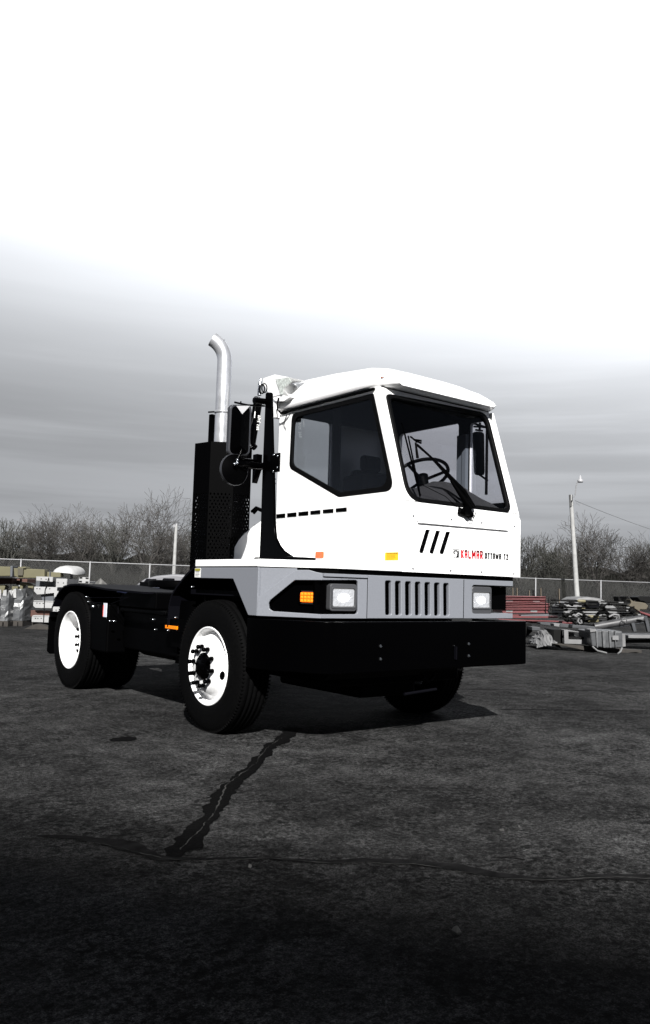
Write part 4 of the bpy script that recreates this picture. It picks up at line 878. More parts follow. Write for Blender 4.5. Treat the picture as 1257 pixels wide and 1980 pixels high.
# --- bare trees
BARK = mat('grey_bark', (.034,.032,.030), .9, spec=.1, noise=.3, nscale=3); TWIG = mat('bare_twigs', (.052,.049,.046), .9, spec=.05); TWIG2 = mat('bare_twigs_olive', (.040,.040,.036), .9, spec=.05)
def limb(b, p, q, r0_, r1_, n=3):
    p = Vector(p); q = Vector(q); d = (q-p).normalized(); a = d.orthogonal().normalized(); c_ = d.cross(a); vs = []
    for e_, r in ((p, r0_), (q, r1_)):
        for k in range(n):
            t = 2*math.pi*k/n; vs.append(e_+(a*math.cos(t)+c_*math.sin(t))*r)
    b.add(vs, [(k,(k+1)%n,n+(k+1)%n,n+k) for k in range(n)])
def grow(bt, bc, p, d, ln, r, lev, rnd, maxlev, spread, lift):
    segs = 3 if lev < 3 else 2; q = p; wig = .13 if lev < 4 else .07
    for k in range(segs):
        d = (d+Vector((rnd.uniform(-1,1), rnd.uniform(-1,1), rnd.uniform(-.3,.5)+lift*.6))*wig).normalized()
        q2 = q+d*ln/segs; r2 = max(.0065, r*(1-.32/segs*1.3))
        limb(bt if lev < 2 else bc, q, q2, r, r2, 5 if lev < 2 else 3); 
        if lev >= 1 and lev < maxlev and k < segs-1 and rnd.random() < .75:
            ax_ = d.orthogonal().normalized(); ax_.rotate(Matrix.Rotation(rnd.uniform(0,6.28), 3, d)); dd = d.copy(); dd.rotate(Matrix.Rotation(rnd.uniform(.5,1.0)*spread, 3, ax_))
            grow(bt, bc, q2, dd, ln*rnd.uniform(.45,.68), r2*.5, lev+1, rnd, maxlev, spread, lift)
        q, r = q2, r2
    if lev >= maxlev: return
    n = (rnd.choice((2,3,3)) if lev < 3 else rnd.choice((2,2,3)) if lev < 5 else 2) if lev else rnd.choice((4,5))
    a0 = rnd.uniform(0, 6.28)
    for k in range(n):
        ax_ = d.orthogonal().normalized(); ax_.rotate(Matrix.Rotation(a0+6.28*k/n+rnd.uniform(-.4,.4), 3, d)); dd = d.copy(); dd.rotate(Matrix.Rotation(rnd.uniform(.3,.75)*spread, 3, ax_))
        grow(bt, bc, q, dd, ln*rnd.uniform(.68,.90), r*.60, lev+1, rnd, maxlev, spread, lift)
def tree_meshes(seed, h, trunk, maxlev, spread, lift, minr=.011):
    rnd = random.Random(seed); bt, bc = MB(), MB()
    grow(bt, bc, Vector((0,0,-.1)), Vector((rnd.uniform(-.08,.08), rnd.uniform(-.08,.08), 1)).normalized(), trunk, .16, 0, rnd, maxlev, spread, lift)
    mz_ = float(np.percentile([v.z for v in bc.v], 97.5)); k = h/mz_
    for b in (bt, bc):
        b.v = [v*k for v in b.v]
    return bt, bc
KINDS = []
for i, (seed, h, tr, ml, sp_, lf) in enumerate(((3,7.5,1.5,6,.85,1.0),(11,6.5,.9,5,.95,.9),(23,6.0,.8,5,.75,1.4),(31,7.0,1.2,6,1.1,.8),(47,5.2,.7,5,.8,1.2))):
    bt, bc = tree_meshes(seed, h, tr, ml, sp_, lf)
    rt = thing('bare_tree', (0,0,0), 'x', 'tree', 'bare trees beyond the fence'); bt.build('trunk', BARK, rt); bc.build('crown', TWIG2 if i in (2,4) else TWIG, rt); KINDS.append(rt)
def copy_tree(o, parent=None):
    c_ = o.copy(); C.objects.link(c_); c_.parent = parent
    for ch in o.children: copy_tree(ch, c_)
    return c_
TREES = [ # px, depth, kind, height in px above horizon (photo), label
 (-60,66,1,95,'bare tree at the extreme left of the treeline'),(8,70,2,100,'bushy bare tree above the olive beams at the left edge'),(48,76,4,82,'small bare tree in the gap left of the tall pair on the left'),
 (112,68,0,112,'spreading bare tree above the pale tarpaulin, left'),(150,72,3,118,'broad bare tree right of the tarpaulin, leaning branches'),(192,78,4,88,'low bare tree in the dip of the treeline at left'),
 (215,70,2,105,'dense bare tree just left of the tallest one'),(268,66,3,146,'tallest open-crowned bare tree standing left of the truck'),(300,74,1,92,'dense low bare tree under the tallest tree'),
 (345,70,0,90,'bare tree right behind the left light pole'),(395,72,2,94,'bare tree partly hidden by the black exhaust guard'),(470,74,1,100,'bare tree hidden mostly behind the truck cab'),
 (560,76,4,95,'small bare tree behind the middle of the truck'),(650,72,0,95,'bare tree behind the cab door'),(740,75,3,95,'bare tree behind the front of the cab'),(830,74,2,95,'bare tree behind the bonnet panel'),
 (925,74,1,92,'bare tree behind the right side of the cab'),(1010,70,2,98,'bare tree showing just right of the cab'),(1045,78,4,80,'low bare tree between the cab and the right light pole'),
 (1085,76,4,78,'small bare tree left of the right light pole'),(1165,64,3,128,'large round-crowned bare tree right of the light pole'),(1225,72,1,92,'dark bare tree at the right edge of the picture'),(1275,72,0,100,'bare tree at the far right edge'),
 (78,82,2,96,'bare tree deep behind the gap on the left'),(172,86,0,98,'bare tree in the second row above the first fence bay'),(285,86,2,90,'bare tree in the second row, right of the tallest tree'),(365,84,4,88,'narrow bare tree against the black exhaust guard'),
 (1025,84,1,92,'bare tree in the second row right of the cab'),(1105,82,1,92,'bare tree in the second row directly behind the right pole'),(1140,80,2,100,'dense bare tree at the left of the round-crowned one'),(1245,86,2,92,'bare tree in the second row at the right edge'),(1345,72,3,100,'bare tree just outside the right edge')]
rnd = random.Random(5)
used = set()
for px_, dep, kd, hp_, lab in TREES:
    p = bgp(px_, dep); hor = 1116+.0282*px_; h = (hp_*1.03)/FPX*dep+1.15
    o = copy_tree(KINDS[kd]); o.location = p; s_ = h/(7.5,6.5,6.0,7.0,5.2)[kd]; wd_ = 1.25 if kd != 3 else 1.1
    o.scale = (s_*wd_, s_*wd_, s_); o.rotation_euler = (0,0,rnd.uniform(0,6.28)); o['label'] = lab
for k_ in KINDS:
    for ch in list(k_.children): bpy.data.objects.remove(ch)
    bpy.data.objects.remove(k_)
# --- tangled brush under the trees
b = MB(); rnd = random.Random(8)
for i in range(17000):
    px_ = rnd.uniform(-350, 1600); dep = rnd.uniform(61, 80); p = bgp(px_, dep)
    hor = 1116+.0282*px_; hh = (1.7+.5*math.sin(px_*.013)+1.0*rnd.random())*(.5+.6*rnd.random()); d = Vector((rnd.gauss(0,.35), rnd.gauss(0,.35), 1)).normalized()
    q = p+d*hh*.6; limb(b, p, q, .016, .012); d2 = (d+Vector((rnd.gauss(0,.4), rnd.gauss(0,.4), .2))).normalized(); q2 = q+d2*hh*.5; limb(b, q, q2, .013, .007)
    for _ in range(2):
        d3 = (d+Vector((rnd.gauss(0,.7), rnd.gauss(0,.7), .2))).normalized(); limb(b, p.lerp(q, rnd.uniform(.4,1)), q+d3*hh*.35, .010, .006)
tag(b.build('brush', mat('dark_brush', (.022,.022,.020), .9, spec=.05)), 'tangle of leafless brush under the trees', kind='stuff')
# rising bank of dead grass the trees stand on
b = MB(); nx = 120; vs = []
rnd = random.Random(3); rows = [(59,0),(63,.25),(72,.9),(85,2.1),(110,4.2),(170,6.5)]
for i in range(nx+1):
    px_ = -1200+i*(3600/nx)
    for dep, zz in rows: p = bgp(px_, dep); vs.append((p.x, p.y, -.02 if zz == 0 else zz*(1+rnd.uniform(-.15,.15))))
n = len(rows); b.add(vs, [(i*n+j, (i+1)*n+j, (i+1)*n+j+1, i*n+j+1) for i in range(nx) for j in range(n-1)], None, True)
tag(b.build('grass_bank', mat('dead_grass', (.007,.0068,.006), .95, spec=0, noise=.6, nscale=1.5, bump=.5, bscale=12)), 'dead grass bank beyond the fence', kind='structure')
# --- light poles
CONC = mat('pale_pole', (.26,.26,.255), .8, noise=.15, nscale=4)
def pole(px_, dep, top, base_r, top_r, label, group, lean=0):
    t = camthing('light_pole', px_, dep, label, 'light pole', group); f = local(t); tx, _, tz = f(top[0], top[1], dep)
    b = MB(); b.tube([(0,0,-.05), (tx*.5,0,tz*.5), (tx,0,tz)], [base_r, (base_r+top_r)/2, top_r], 14); b.build('pole', CONC, t); return t, f, tx, tz
t, f, tx, tz = pole(1118, 50, (1109,955), .165, .115, 'pale leaning light pole with a curved arm lamp, standing right of the truck', None)
b = MB(); D_ = 50
b.tube([f(1109,962,D_), f(1112,957,D_), f(1114,940,D_), f(1117,931,D_), f(1121,928,D_)], .028, 8); b.build('lamp_arm', GALV, t)
b = MB(); c_ = Vector(f(1122,930,D_)); b.lathe([(-.10,.001),(-.09,.17),(.0,.18),(.08,.16),(.12,.08),(.26,.075),(.27,.04),(.36,.035),(.365,.001)], tuple(c_), 'z', 16); b.build('lamp_head', mat('lamp_grey', (.28,.28,.29), .5), t)
b = MB(); b.box((f(1105,960,D_)[0], -.16, f(0+1105,966,D_)[2]), (f(1108,960,D_)[0], -.1, f(1105,955,D_)[2])); b.box((f(1105,960,D_)[0], -.17, f(1105,978,D_)[2]), (f(1109.5,960,D_)[0], -.12, f(1105,966,D_)[2])); b.build('pole_bracket', mat('dark_metal', (.03,.03,.03), .6), t)
b = MB(); b.tube([f(1115,972,D_), f(1121,978,D_), f(1126,974,D_)], .012, 6); b.build('insulator_loop', GALV, t)
wl = MB(); A_ = CAM+ray(1112,968)*50; B2 = CAM+ray(1420,1068)*75; pts = [A_.lerp(B2, u) + Vector((0,0,-1.1*4*u*(1-u)*.3)) for u in [k/14 for k in range(15)]]; wl.tube(pts, .012, 5)
tag(wl.build('overhead_cable', mat('cable_dark', (.05,.05,.05), .7)), 'thin dark cable running from the right light pole to the right edge', 'cable')
t, f, tx, tz = pole(335, 60, (339,1016), .15, .11, 'thin pale light pole among the bare trees left of the truck', None)
b = MB(); b.box((tx-.22,-.1,tz-.12),(tx+.02,.1,tz+.08)); b.lathe([(0,.10),(.12,.08),(.2,.02)], (tx+.02,0,tz), 'z', 10); b.build('lamp_head', GALV, t)
# --- parked car behind
CARB = mat('dark_blue_car', (.004,.006,.018), .3, coat=.5, spec=.3); CGL = mat('car_glass', (.004,.004,.005), .15, spec=.3)
dep = 21; t = camthing('parked_car', 300, dep, 'dark blue car parked behind the truck chassis, only its cabin and roof showing', 'car'); t.rotation_euler = (0,0,-YAW); f = local(t)
def fz(x, y): q = f(x, y, dep); return (q[0], q[2])
body = [fz(242,1131), fz(250,1130.5), fz(275,1131), fz(400,1131)]
x0 = fz(244,1131)[0]; zb_ = fz(275,1132)[1]
b = MB(); b.prism([(x0-.05,.35),(x0-.02,zb_-.12),(x0+.08,zb_),(x0+3.6,zb_+.02),(x0+4.1,zb_-.1),(x0+4.15,.35),(x0+3.6,.3),(x0+.6,.3)], -.85, .85, 'y'); b.build('body', CARB, t, .05, 3)
b = MB(); cab_ = [fz(274,1131), fz(290,1120), fz(312,1114), fz(345,1111)]; rz_ = cab_[-1][1]
b.prism([(cab_[0][0], zb_), (cab_[1][0], cab_[1][1]), (cab_[2][0], cab_[2][1]), (cab_[3][0], rz_), (cab_[3][0]+1.2, rz_-.02), (cab_[3][0]+1.8, zb_)], -.68, .68, 'y'); b.build('roof', mat('car_roof', (.16,.16,.17), .3, coat=.5), t, .05, 3)
for a_, c_ in (((285,1131),(313,1120)), ((317,1131),(347,1119))):
    q0, q1 = fz(*a_), fz(*c_); b = MB(); b.prism([(q0[0],q0[1]),(q1[0],q0[1]),(q1[0],q1[1]),(q0[0]+.12,q1[1]),], -.70, -.685, 'y'); b.build('window', CGL, t, .01)
for xx in (.85, 3.2):
    b = MB(); b.lathe([(0,.2),(0,.31),(.2,.31),(.2,.2)], (x0+xx,-.86,.31), 'y', 20); w_ = b.build('wheel', RUBBER, t)
# --- materials lying in the yard, left
LW = mat('white_steel', (.27,.27,.27), .5, noise=.15, nscale=3); LG = mat('grey_steel', (.065,.07,.078), .5, noise=.2, nscale=3); OL = mat('olive_paint', (.088,.080,.042), .6, noise=.15, nscale=2); RB_ = mat('rusty_red_steel', (.06,.022,.014), .7, noise=.3, nscale=4)
WRAP = mat('plastic_wrap', (.060,.062,.065), .3, noise=.25, nscale=6, bump=.6, bscale=9); WOOD = mat('pallet_wood', (.022,.019,.016), .85, noise=.4, nscale=7); DK = mat('dark_steel', (.004,.004,.004), .6, spec=.1); TAN = mat('tan_paint', (.060,.050,.032), .6, noise=.15, nscale=4); MAR = mat('maroon_paint', (.095,.018,.020), .5, noise=.2, nscale=3); CLOTH = mat('pale_tarp', (.36,.36,.36), .7, noise=.1, nscale=5, bump=.5, bscale=8)
def pallet(b, x0, x1, y0, y1, z0=0.0):
    for k in range(5): yy = y0+(y1-y0-.1)*k/4; b.box((x0, yy, z0+.10), (x1, yy+.1, z0+.125)); 
    for k in range(3): xx = x0+(x1-x0-.1)*k/2; b.box((xx, y0, z0+.02), (xx+.1, y1, z0+.10)); b.box((xx, y0, z0), (xx+.1, y1, z0+.018))
zl = zoomer(0, 1070, 6.285)
def wrapped(px0, px1, pyt, dep, label, group, lean=.12, seed=0):
    rnd = random.Random(seed); t = camthing('wrapped_bundle', (px0+px1)/2, dep, label, 'bundle', group); f = local(t); xa, xb = f(px0,1150,dep)[0], f(px1,1150,dep)[0]; zt_ = f((px0+px1)/2, pyt, dep)[2]
    b = MB(); nx, nz = 14, 8; 
    ring_ = []
    for j in range(nz+1):
        u = j/nz; z_ = .13+(zt_-.13)*u; sh = 1-.22*u
        for i in range(nx):
            a = 2*math.pi*i/nx; cx = (xa+xb)/2; rx = (xb-xa)/2*sh; sgn = lambda v: (abs(v)**.45)*(1 if v > 0 else -1)
            jag = (rnd.uniform(-.10,.12) if j == nz else 0); k_ = 1+rnd.uniform(-.05,.05)
            ring_.append((cx+rx*sgn(math.cos(a))*k_, .45*sh*sgn(math.sin(a))*k_, z_+jag*1.2))
    fs = [(j*nx+i, j*nx+(i+1)%nx, (j+1)*nx+(i+1)%nx, (j+1)*nx+i) for j in range(nz) for i in range(nx)]; b.add(ring_, fs+[[nz*nx+i for i in range(nx)]]); b.build('plastic_wrap', WRAP, t)
    for k in range(3):
        b = MB(); xx = xa+(xb-xa)*(.25+.25*k); b.prism([(xx-.05,zt_-.12),(xx+.05,zt_-.12),(xx+.035,zt_+.10),(xx-.035,zt_+.08)], -.40+.1*k, -.36+.1*k, 'y'); b.build('white_leg', LW, t)
    b = MB(); pallet(b, xa, xb, -.45, .45); b.build('pallet', WOOD, t)
    return t
wrapped(5, 34, 1148, 19.6, 'plastic wrapped grey bundle on a pallet, second from the left edge', 'wrapped bundles at the left', seed=1)
wrapped(34, 61, 1146, 19.9, 'plastic wrapped grey bundle on a pallet, next to the white steel frames', 'wrapped bundles at the left', seed=2)
wrapped(-28, 6, 1152, 19.2, 'plastic wrapped white bundle cut by the left edge', 'wrapped bundles at the left', seed=3)
def slab_thing(name, px0, px1, py0, py1, dep, yd, mt_, label, cat, group=None, bolts=True, tilt=0, partname=None, poly=None, bev=.01):
    if poly: px0, px1, py0, py1 = min(q[0] for q in poly), max(q[0] for q in poly), min(q[1] for q in poly), max(q[1] for q in poly)
    pc_ = (px0+px1)/2; p = CAM+ray(pc_, py1)*dep
    b = MB(); M_ = Matrix.Identity(4)
    def lc_(x, y): q = CAM+ray(x, y)*dep-p; return (q.dot(RV), q.z)
    if poly: pts = [lc_(*q) for q in poly]
    else: pts = [lc_(px0,py1), lc_(px1,py1+tilt), lc_(px1,py0+tilt), lc_(px0,py0)]
    b.prism(pts, 0, yd, 'y')
    o = b.build(name, mt_, None, bev); o.location = p; o.rotation_euler = (0,0,-YAW); tag(o, label, cat, group)
    return o
def Z(l): return [zl(*q) for q in l]
# white steel frames, stacked (each a U-shaped pressing with bolt holes)
ST_ = [((400,470,770,835),'bottom'),((395,735,590,660),'second'),((405,760,415,480),'third'),((440,820,285,320),'top')]
def frame_piece(poly, dep, yd, label, hole_y, group):
    pc_ = sum(q[0] for q in poly)/len(poly); pym = max(q[1] for q in poly); p = CAM+ray(pc_, pym)*dep
    t = tag(bpy.data.objects.new('steel_section', None), label, 'steel section', group); C.objects.link(t); t.location = p; t.rotation_euler = (0,0,-YAW)
    lc_ = lambda x, y, d=dep: ((CAM+ray(x,y)*d-p).dot(RV), (CAM+ray(x,y)*d-p).z)
    b = MB(); b.prism([lc_(*q) for q in poly], 0, .02, 'y'); zs = [lc_(*q)[1] for q in poly]; xs_ = [lc_(*q)[0] for q in poly]
    b.box((min(xs_), .02, max(zs)-.02), (max(xs_), yd, max(zs))); b.box((min(xs_), .02, min(zs)), (max(xs_)-.15, yd, min(zs)+.02)); b.box((max(xs_)-.02, 0.02, min(zs)+.03), (max(xs_), yd, max(zs)-.02))
    b.build('beam', LW, t)
    for hx in hole_y:
        b = MB(); q = lc_(*hx); b.tube([(q[0],-.004,q[1]),(q[0],.0,q[1])], .014, 8); b.build('bolt_hole', DK, t)
grp = 'white steel frames stacked at the left'
D0 = 19.2
frame_piece(Z([(385,770),(690,770),(640,842),(385,832)]), D0, .8, 'lowest white steel frame in the stack beside the wrapped bundles', Z([(430,790),(460,790),(500,790),(600,795)]), grp)
frame_piece(Z([(400,590),(660,595),(735,660),(735,765),(640,770),(640,665),(430,662),(400,640)]), D0, .8, 'white steel frame second from the bottom, with a sloping right end', Z([(445,605),(480,608),(520,608),(680,690),(700,720)]), grp)
frame_piece(Z([(410,412),(800,415),(680,560),(655,590),(655,480),(450,500),(410,460)]), D0, .8, 'white steel frame third from the bottom, behind the tyre top', Z([(445,428),(480,430),(600,430)]), grp)
frame_piece(Z([(440,280),(640,290),(640,345),(440,330)]), D0, .9, 'short white steel frame on top of the stack', Z([(500,310),(560,315)]), grp)
frame_piece(Z([(680,305),(810,315),(810,412),(680,410)]), D0-.1, .9, 'white steel box end at the right of the stack top', Z([(705,355),(770,360)]), grp)
o = slab_thing('steel_box', 0,0,0,0, D0+.1, .15, LG, 'blue grey steel box inside the white frame stack', 'steel box', poly=Z([(490,505),(650,485),(650,590),(520,590)]))
o = slab_thing('steel_box', 0,0,0,0, D0+.3, .15, LG, 'grey steel plate under the top white frame', 'steel plate', poly=Z([(435,335),(650,345),(650,410),(430,405)]))
o = slab_thing('red_beam', 0,0,0,0, D0+.2, .15, RB_, 'rust red beam lying inside the lower white frame', 'beam', poly=Z([(370,690),(640,700),(640,765),(370,770)]))
o = slab_thing('timber_block', 0,0,0,0, D0+.1, 1.0, WOOD, 'weathered timber blocks carrying the white frame stack', 'timber', poly=Z([(385,835),(640,845),(640,885),(385,880)]))
o = slab_thing('red_beam', 0,0,0,0, 20.3, .6, RB_, 'rust red beam under the olive beams at the far left', 'beam', poly=Z([(-120,290),(145,295),(145,370),(-120,375)]))
o = slab_thing('red_beam', 0,0,0,0, 20.5, .6, RB_, 'rust red beam under the olive beams, right of the dark gap', 'beam', poly=Z([(200,310),(330,310),(330,380),(200,385)]))
o = slab_thing('white_plate', 0,0,0,0, 20.25, .5, LW, 'white plate edge lying on the red beams', 'plate', poly=Z([(-60,287),(150,292),(150,306),(-60,302)]))
# olive beams
def olive(poly, dep, label, collars):
    pc_ = sum(q[0] for q in poly)/len(poly); p = CAM+ray(pc_, max(q[1] for q in poly))*dep
    t = tag(bpy.data.objects.new('olive_beam', None), label, 'beam', 'olive painted beams at the left'); C.objects.link(t); t.location = p; t.rotation_euler = (0,0,-YAW)
    lc_ = lambda x, y: ((CAM+ray(x,y)*dep-p).dot(RV), (CAM+ray(x,y)*dep-p).z)
    b = MB(); b.prism([lc_(*q) for q in poly], 0, .25, 'y'); b.build('beam', OL, t, .015)
    for c_, m_ in collars:
        b = MB(); b.prism([lc_(*q) for q in c_], -.05, .28, 'y'); b.build('collar', m_, t, .01)
olive(Z([(-200,150),(130,162),(130,275),(-200,280)]), 19.8, 'thick olive beam reaching in from the left edge', [(Z([(130,150),(160,152),(158,285),(132,285)]), LG)])
olive(Z([(160,178),(540,195),(540,300),(230,300),(170,275)]), 19.7, 'long olive beam with a dark square plate, on top of the pile', [(Z([(220,178),(290,178),(285,272),(222,272)]), mat('dark_olive', (.05,.045,.03), .6)), (Z([(225,165),(310,160),(320,182),(222,184)]), OL)])
olive(Z([(530,222),(735,232),(735,292),(530,288)]), 19.9, 'short olive beam at the right end of the pile', [(Z([(605,222),(618,222),(618,290),(605,290)]), LG)])
olive(Z([(-200,375),(40,385),(60,400),(40,500),(-200,500)]), 20.1, 'lower olive casting left of the wrapped bundle', [])
olive(Z([(235,345),(370,360),(410,390),(400,430),(340,420),(330,385),(275,385),(270,480),(235,470)]), 19.95, 'curved olive casting above the wrapped bundle', [])
olive(Z([(140,400),(215,402),(215,455),(140,455)]), 20.0, 'small olive block between the wrapped bundles', [])
# white canopy, white perforated plate
t = camthing('canopy', 134, 20.5, 'pale domed fibreglass cap on short legs behind the white frames', 'canopy'); f = local(t); D_ = 20.5
xa, xb = f(*zl(690,220),D_)[0], f(*zl(995,220),D_)[0]; zt_ = f(*zl(850,158),D_)[2]; ze = f(*zl(850,250),D_)[2]
b = MB(); vs = []; n, m_ = 16, 6
for j in range(m_+1):
    u = j/m_
    for i in range(n):
        a = 2*math.pi*i/n; k_ = math.cos(u*math.pi/2)**.55 if j < m_ else .02; sg = lambda v: (abs(v)**.6)*(1 if v > 0 else -1)
        vs.append(((xa+xb)/2+(xb-xa)/2*k_*sg(math.cos(a)), .6*k_*sg(math.sin(a)), ze+(zt_-ze)*math.sin(u*math.pi/2)+.02*math.sin(3*a)))
b.add(vs, [(j*n+i, j*n+(i+1)%n, (j+1)*n+(i+1)%n, (j+1)*n+i) for j in range(m_) for i in range(n)], None, True); b.build('shell', CLOTH, t)
for xx in (xa+.15, xb-.2):
    b = MB(); b.box((xx,-.3,0),(xx+.05,-.25,ze)); b.build('leg', LG, t)
def holed(name, poly, dep, mt_, holes, label, cat):
    pc_ = sum(q[0] for q in poly)/len(poly); p = CAM+ray(pc_, max(q[1] for q in poly))*dep; t = tag(bpy.data.objects.new(name, None), label, cat); C.objects.link(t); t.location = p; t.rotation_euler = (0,0,-YAW)
    lc_ = lambda x, y: ((CAM+ray(x,y)*dep-p).dot(RV), (CAM+ray(x,y)*dep-p).z)
    b = MB(); b.prism([lc_(*q) for q in poly], 0, .03, 'y'); b.prism([lc_(*q) for q in poly][:2]+[(lc_(*poly[1])[0], lc_(*poly[1])[1]+.05),(lc_(*poly[0])[0], lc_(*poly[0])[1]+.05)], .03, .5, 'y'); b.build('plate', mt_, t, .005)
    for h in holes:
        q = lc_(*h); b = MB(); b.box((q[0]-.035,-.006,q[1]-.018),(q[0]+.035,-.001,q[1]+.018)); b.build('slot', DK, t, .008)
    return t
holed('bracket_plate', Z([(955,360),(1088,366),(1090,292),(958,287)]), 19.0, LW, Z([(982,298),(1058,303),(978,343),(1057,350)]), 'white bracket plate with four slots above the rear tyre', 'bracket')
o = slab_thing('grey_stand', 0,0,0,0, 19.3, .4, LG, 'dark stand under the slotted white plate', 'stand', poly=Z([(930,370),(1000,372),(1000,430),(930,430)]))
# stand rod with cord in front of the frames
t = camthing('tie_down_rod', 84, 18.6, 'thin black rod with a cord standing in front of the white frames', 'rod'); f = local(t); q0, q1, q2 = f(*zl(528,885),18.6), f(*zl(548,455),18.6), f(*zl(595,295),18.6)
b = MB(); b.tube([q0,q1,q2], .012, 6); b.tube([q2, f(*zl(600,350),18.6), f(*zl(575,400),18.6), q1], .008, 5); b.build('rod', DK, t)
b = MB(); b.prism([(q0[0]-.35,0),(q0[0]+.3,0),(q0[0]+.05,.10),(q0[0]-.1,.12)], -.15,.15,'y'); b.build('foot', WOOD, t)
# rock heap
def heap(px0, px1, pyt, dep, mt_, label, n, sz, name='rubble_heap', seed=0, kind='stuff'):
    rnd = random.Random(seed); b = MB(); p0 = bgp(px0, dep); p1 = bgp(px1, dep); H_ = zat((px0+px1)/2, pyt, dep)
    for i in range(n):
        u = rnd.random(); v = rnd.random(); p = p0.lerp(p1, u)+FV*rnd.uniform(-.6,.6); hmx = H_*(math.sin(math.pi*min(max(u,.05),.95))**.4); c_ = Vector((p.x, p.y, hmx*(.35+.6*v)))
        r = sz*rnd.uniform(.6,1.3); dirs = [Vector((rnd.gauss(0,1), rnd.gauss(0,1), rnd.gauss(0,.8))).normalized()*r for _ in range(9)]
        bm = bmesh.new(); [bm.verts.new(c_+d) for d in dirs]; r_ = bmesh.ops.convex_hull(bm, input=bm.verts); bm.verts.ensure_lookup_table(); bm.verts.index_update()
        b.add([v_.co.copy() for v_ in bm.verts], [[v_.index for v_ in f_.verts] for f_ in bm.faces]); bm.free()
    b.prism([(0,0),(0,0),(0,0)][:0] or [(p0.x,p0.y),(p1.x,p1.y),(p1.x+FV.x,p1.y+FV.y),(p0.x+FV.x,p0.y+FV.y)], -.02, H_*.55, 'z')
    o = b.build(name, mt_); return tag(o, label, kind=kind)
heap(172, 212, 1128, 24, mat('concrete_rubble', (.10,.098,.093), .9, noise=.3, nscale=5), 'low heap of grey concrete rubble behind the rear fender', 70, .22, seed=4)
LW2 = mat('weathered_white', (.125,.125,.127), .6, noise=.2, nscale=4)
LG2 = mat('dull_grey_steel', (.034,.036,.040), .55, noise=.3, nscale=5)
# --- right-hand piles
zr = zoomer(960, 1110, 4.232)
def ZR(l): return [zr(*q) for q in l]
# maroon channel bundle
DM = 21.0
mar = [((60,178),(400,184),22),((50,205),(405,208),24),((40,232),(430,240),22),((44,262),(425,262),20),((48,285),(420,284),34)]
for i, (a, c_, hh) in enumerate(mar):
    (x0,y0),(x1,y1) = zr(*a), zr(*c_); dp = DM; p = CAM+ray((x0+x1)/2, y0)*dp; t = tag(bpy.data.objects.new('steel_channel', None), ['topmost','second','third','fourth','lowest'][i]+' maroon steel channel of the bundle beside the right headlight', 'steel channel', 'maroon steel channels right of the truck'); C.objects.link(t); t.location = p; t.rotation_euler = (0,0,-YAW)
    lc_ = lambda x, y: ((CAM+ray(x,y)*dp-p).dot(RV), (CAM+ray(x,y)*dp-p).z); h_ = hh/4.232/FPX*dp
    A0 = Vector((lc_(x0,y0)[0], 0, lc_(x0,y0)[1])); A1 = Vector((lc_(x1,y1)[0], 0, lc_(x1,y1)[1]))
    b = MB()
    for dy in (0,):
        b.prism([(A0.x,A0.z),(A1.x,A1.z),(A1.x,A1.z-.02),(A0.x,A0.z-.02)], -.06, 1.2, 'y'); b.prism([(A0.x,A0.z-h_+.02),(A1.x,A1.z-h_+.02),(A1.x,A1.z-h_),(A0.x,A0.z-h_)], -.06, 1.2, 'y'); b.prism([(A0.x,A0.z-.02),(A1.x,A1.z-.02),(A1.x,A1.z-h_+.02),(A0.x,A0.z-h_+.02)], -.01, 1.15, 'y')
    b.build('channel', MAR, t, .006)
    if i in (1, 4):
        for u in ((.08,.7) if i == 1 else (.08,.62)):
            b = MB(); q = A0.lerp(A1, u); b.box((q.x,-.016,q.z-h_*.75),(q.x+.17,-.011,q.z-h_*.25)); b.build('paper_tag', LW2, t)
for (a, w_) in (((402,180,328),5),((428,190,322),3)):
    o = slab_thing('strap', 0,0,0,0, DM-.1, .03, DK, 'dark strap round the maroon channels, '+('outer' if w_ == 3 else 'inner')+' one', 'strap', poly=ZR([(a[0],a[1]),(a[0]+w_,a[1]),(a[0]+w_,a[2]),(a[0],a[2])]), bev=0)
# thinner maroon bars at the foot
for i, (x0,y0,x1,y1,h_,m_) in enumerate(((20,368,560,385,9,MAR),(130,345,520,345,14,MAR),(60,385,620,395,10,MAR),(200,335,430,328,16,LG),(250,395,640,403,7,MAR),(60,330,420,335,10,MAR))):
    o = slab_thing('steel_bar', 0,0,0,0, DM-.6+.1*i, .35, m_, ['long maroon bar at the very foot of the maroon bundle','maroon bar sticking out under the bundle to the right','maroon bar low over the grey beam','grey board sloping under the maroon bundle','thin maroon bar beneath the black shafts','maroon bar directly under the lowest channel'][i], 'steel bar', 'bars under the maroon bundle', poly=ZR([(x0,y0),(x1,y1),(x1,y1+h_),(x0,y0+h_)]), bev=.004)
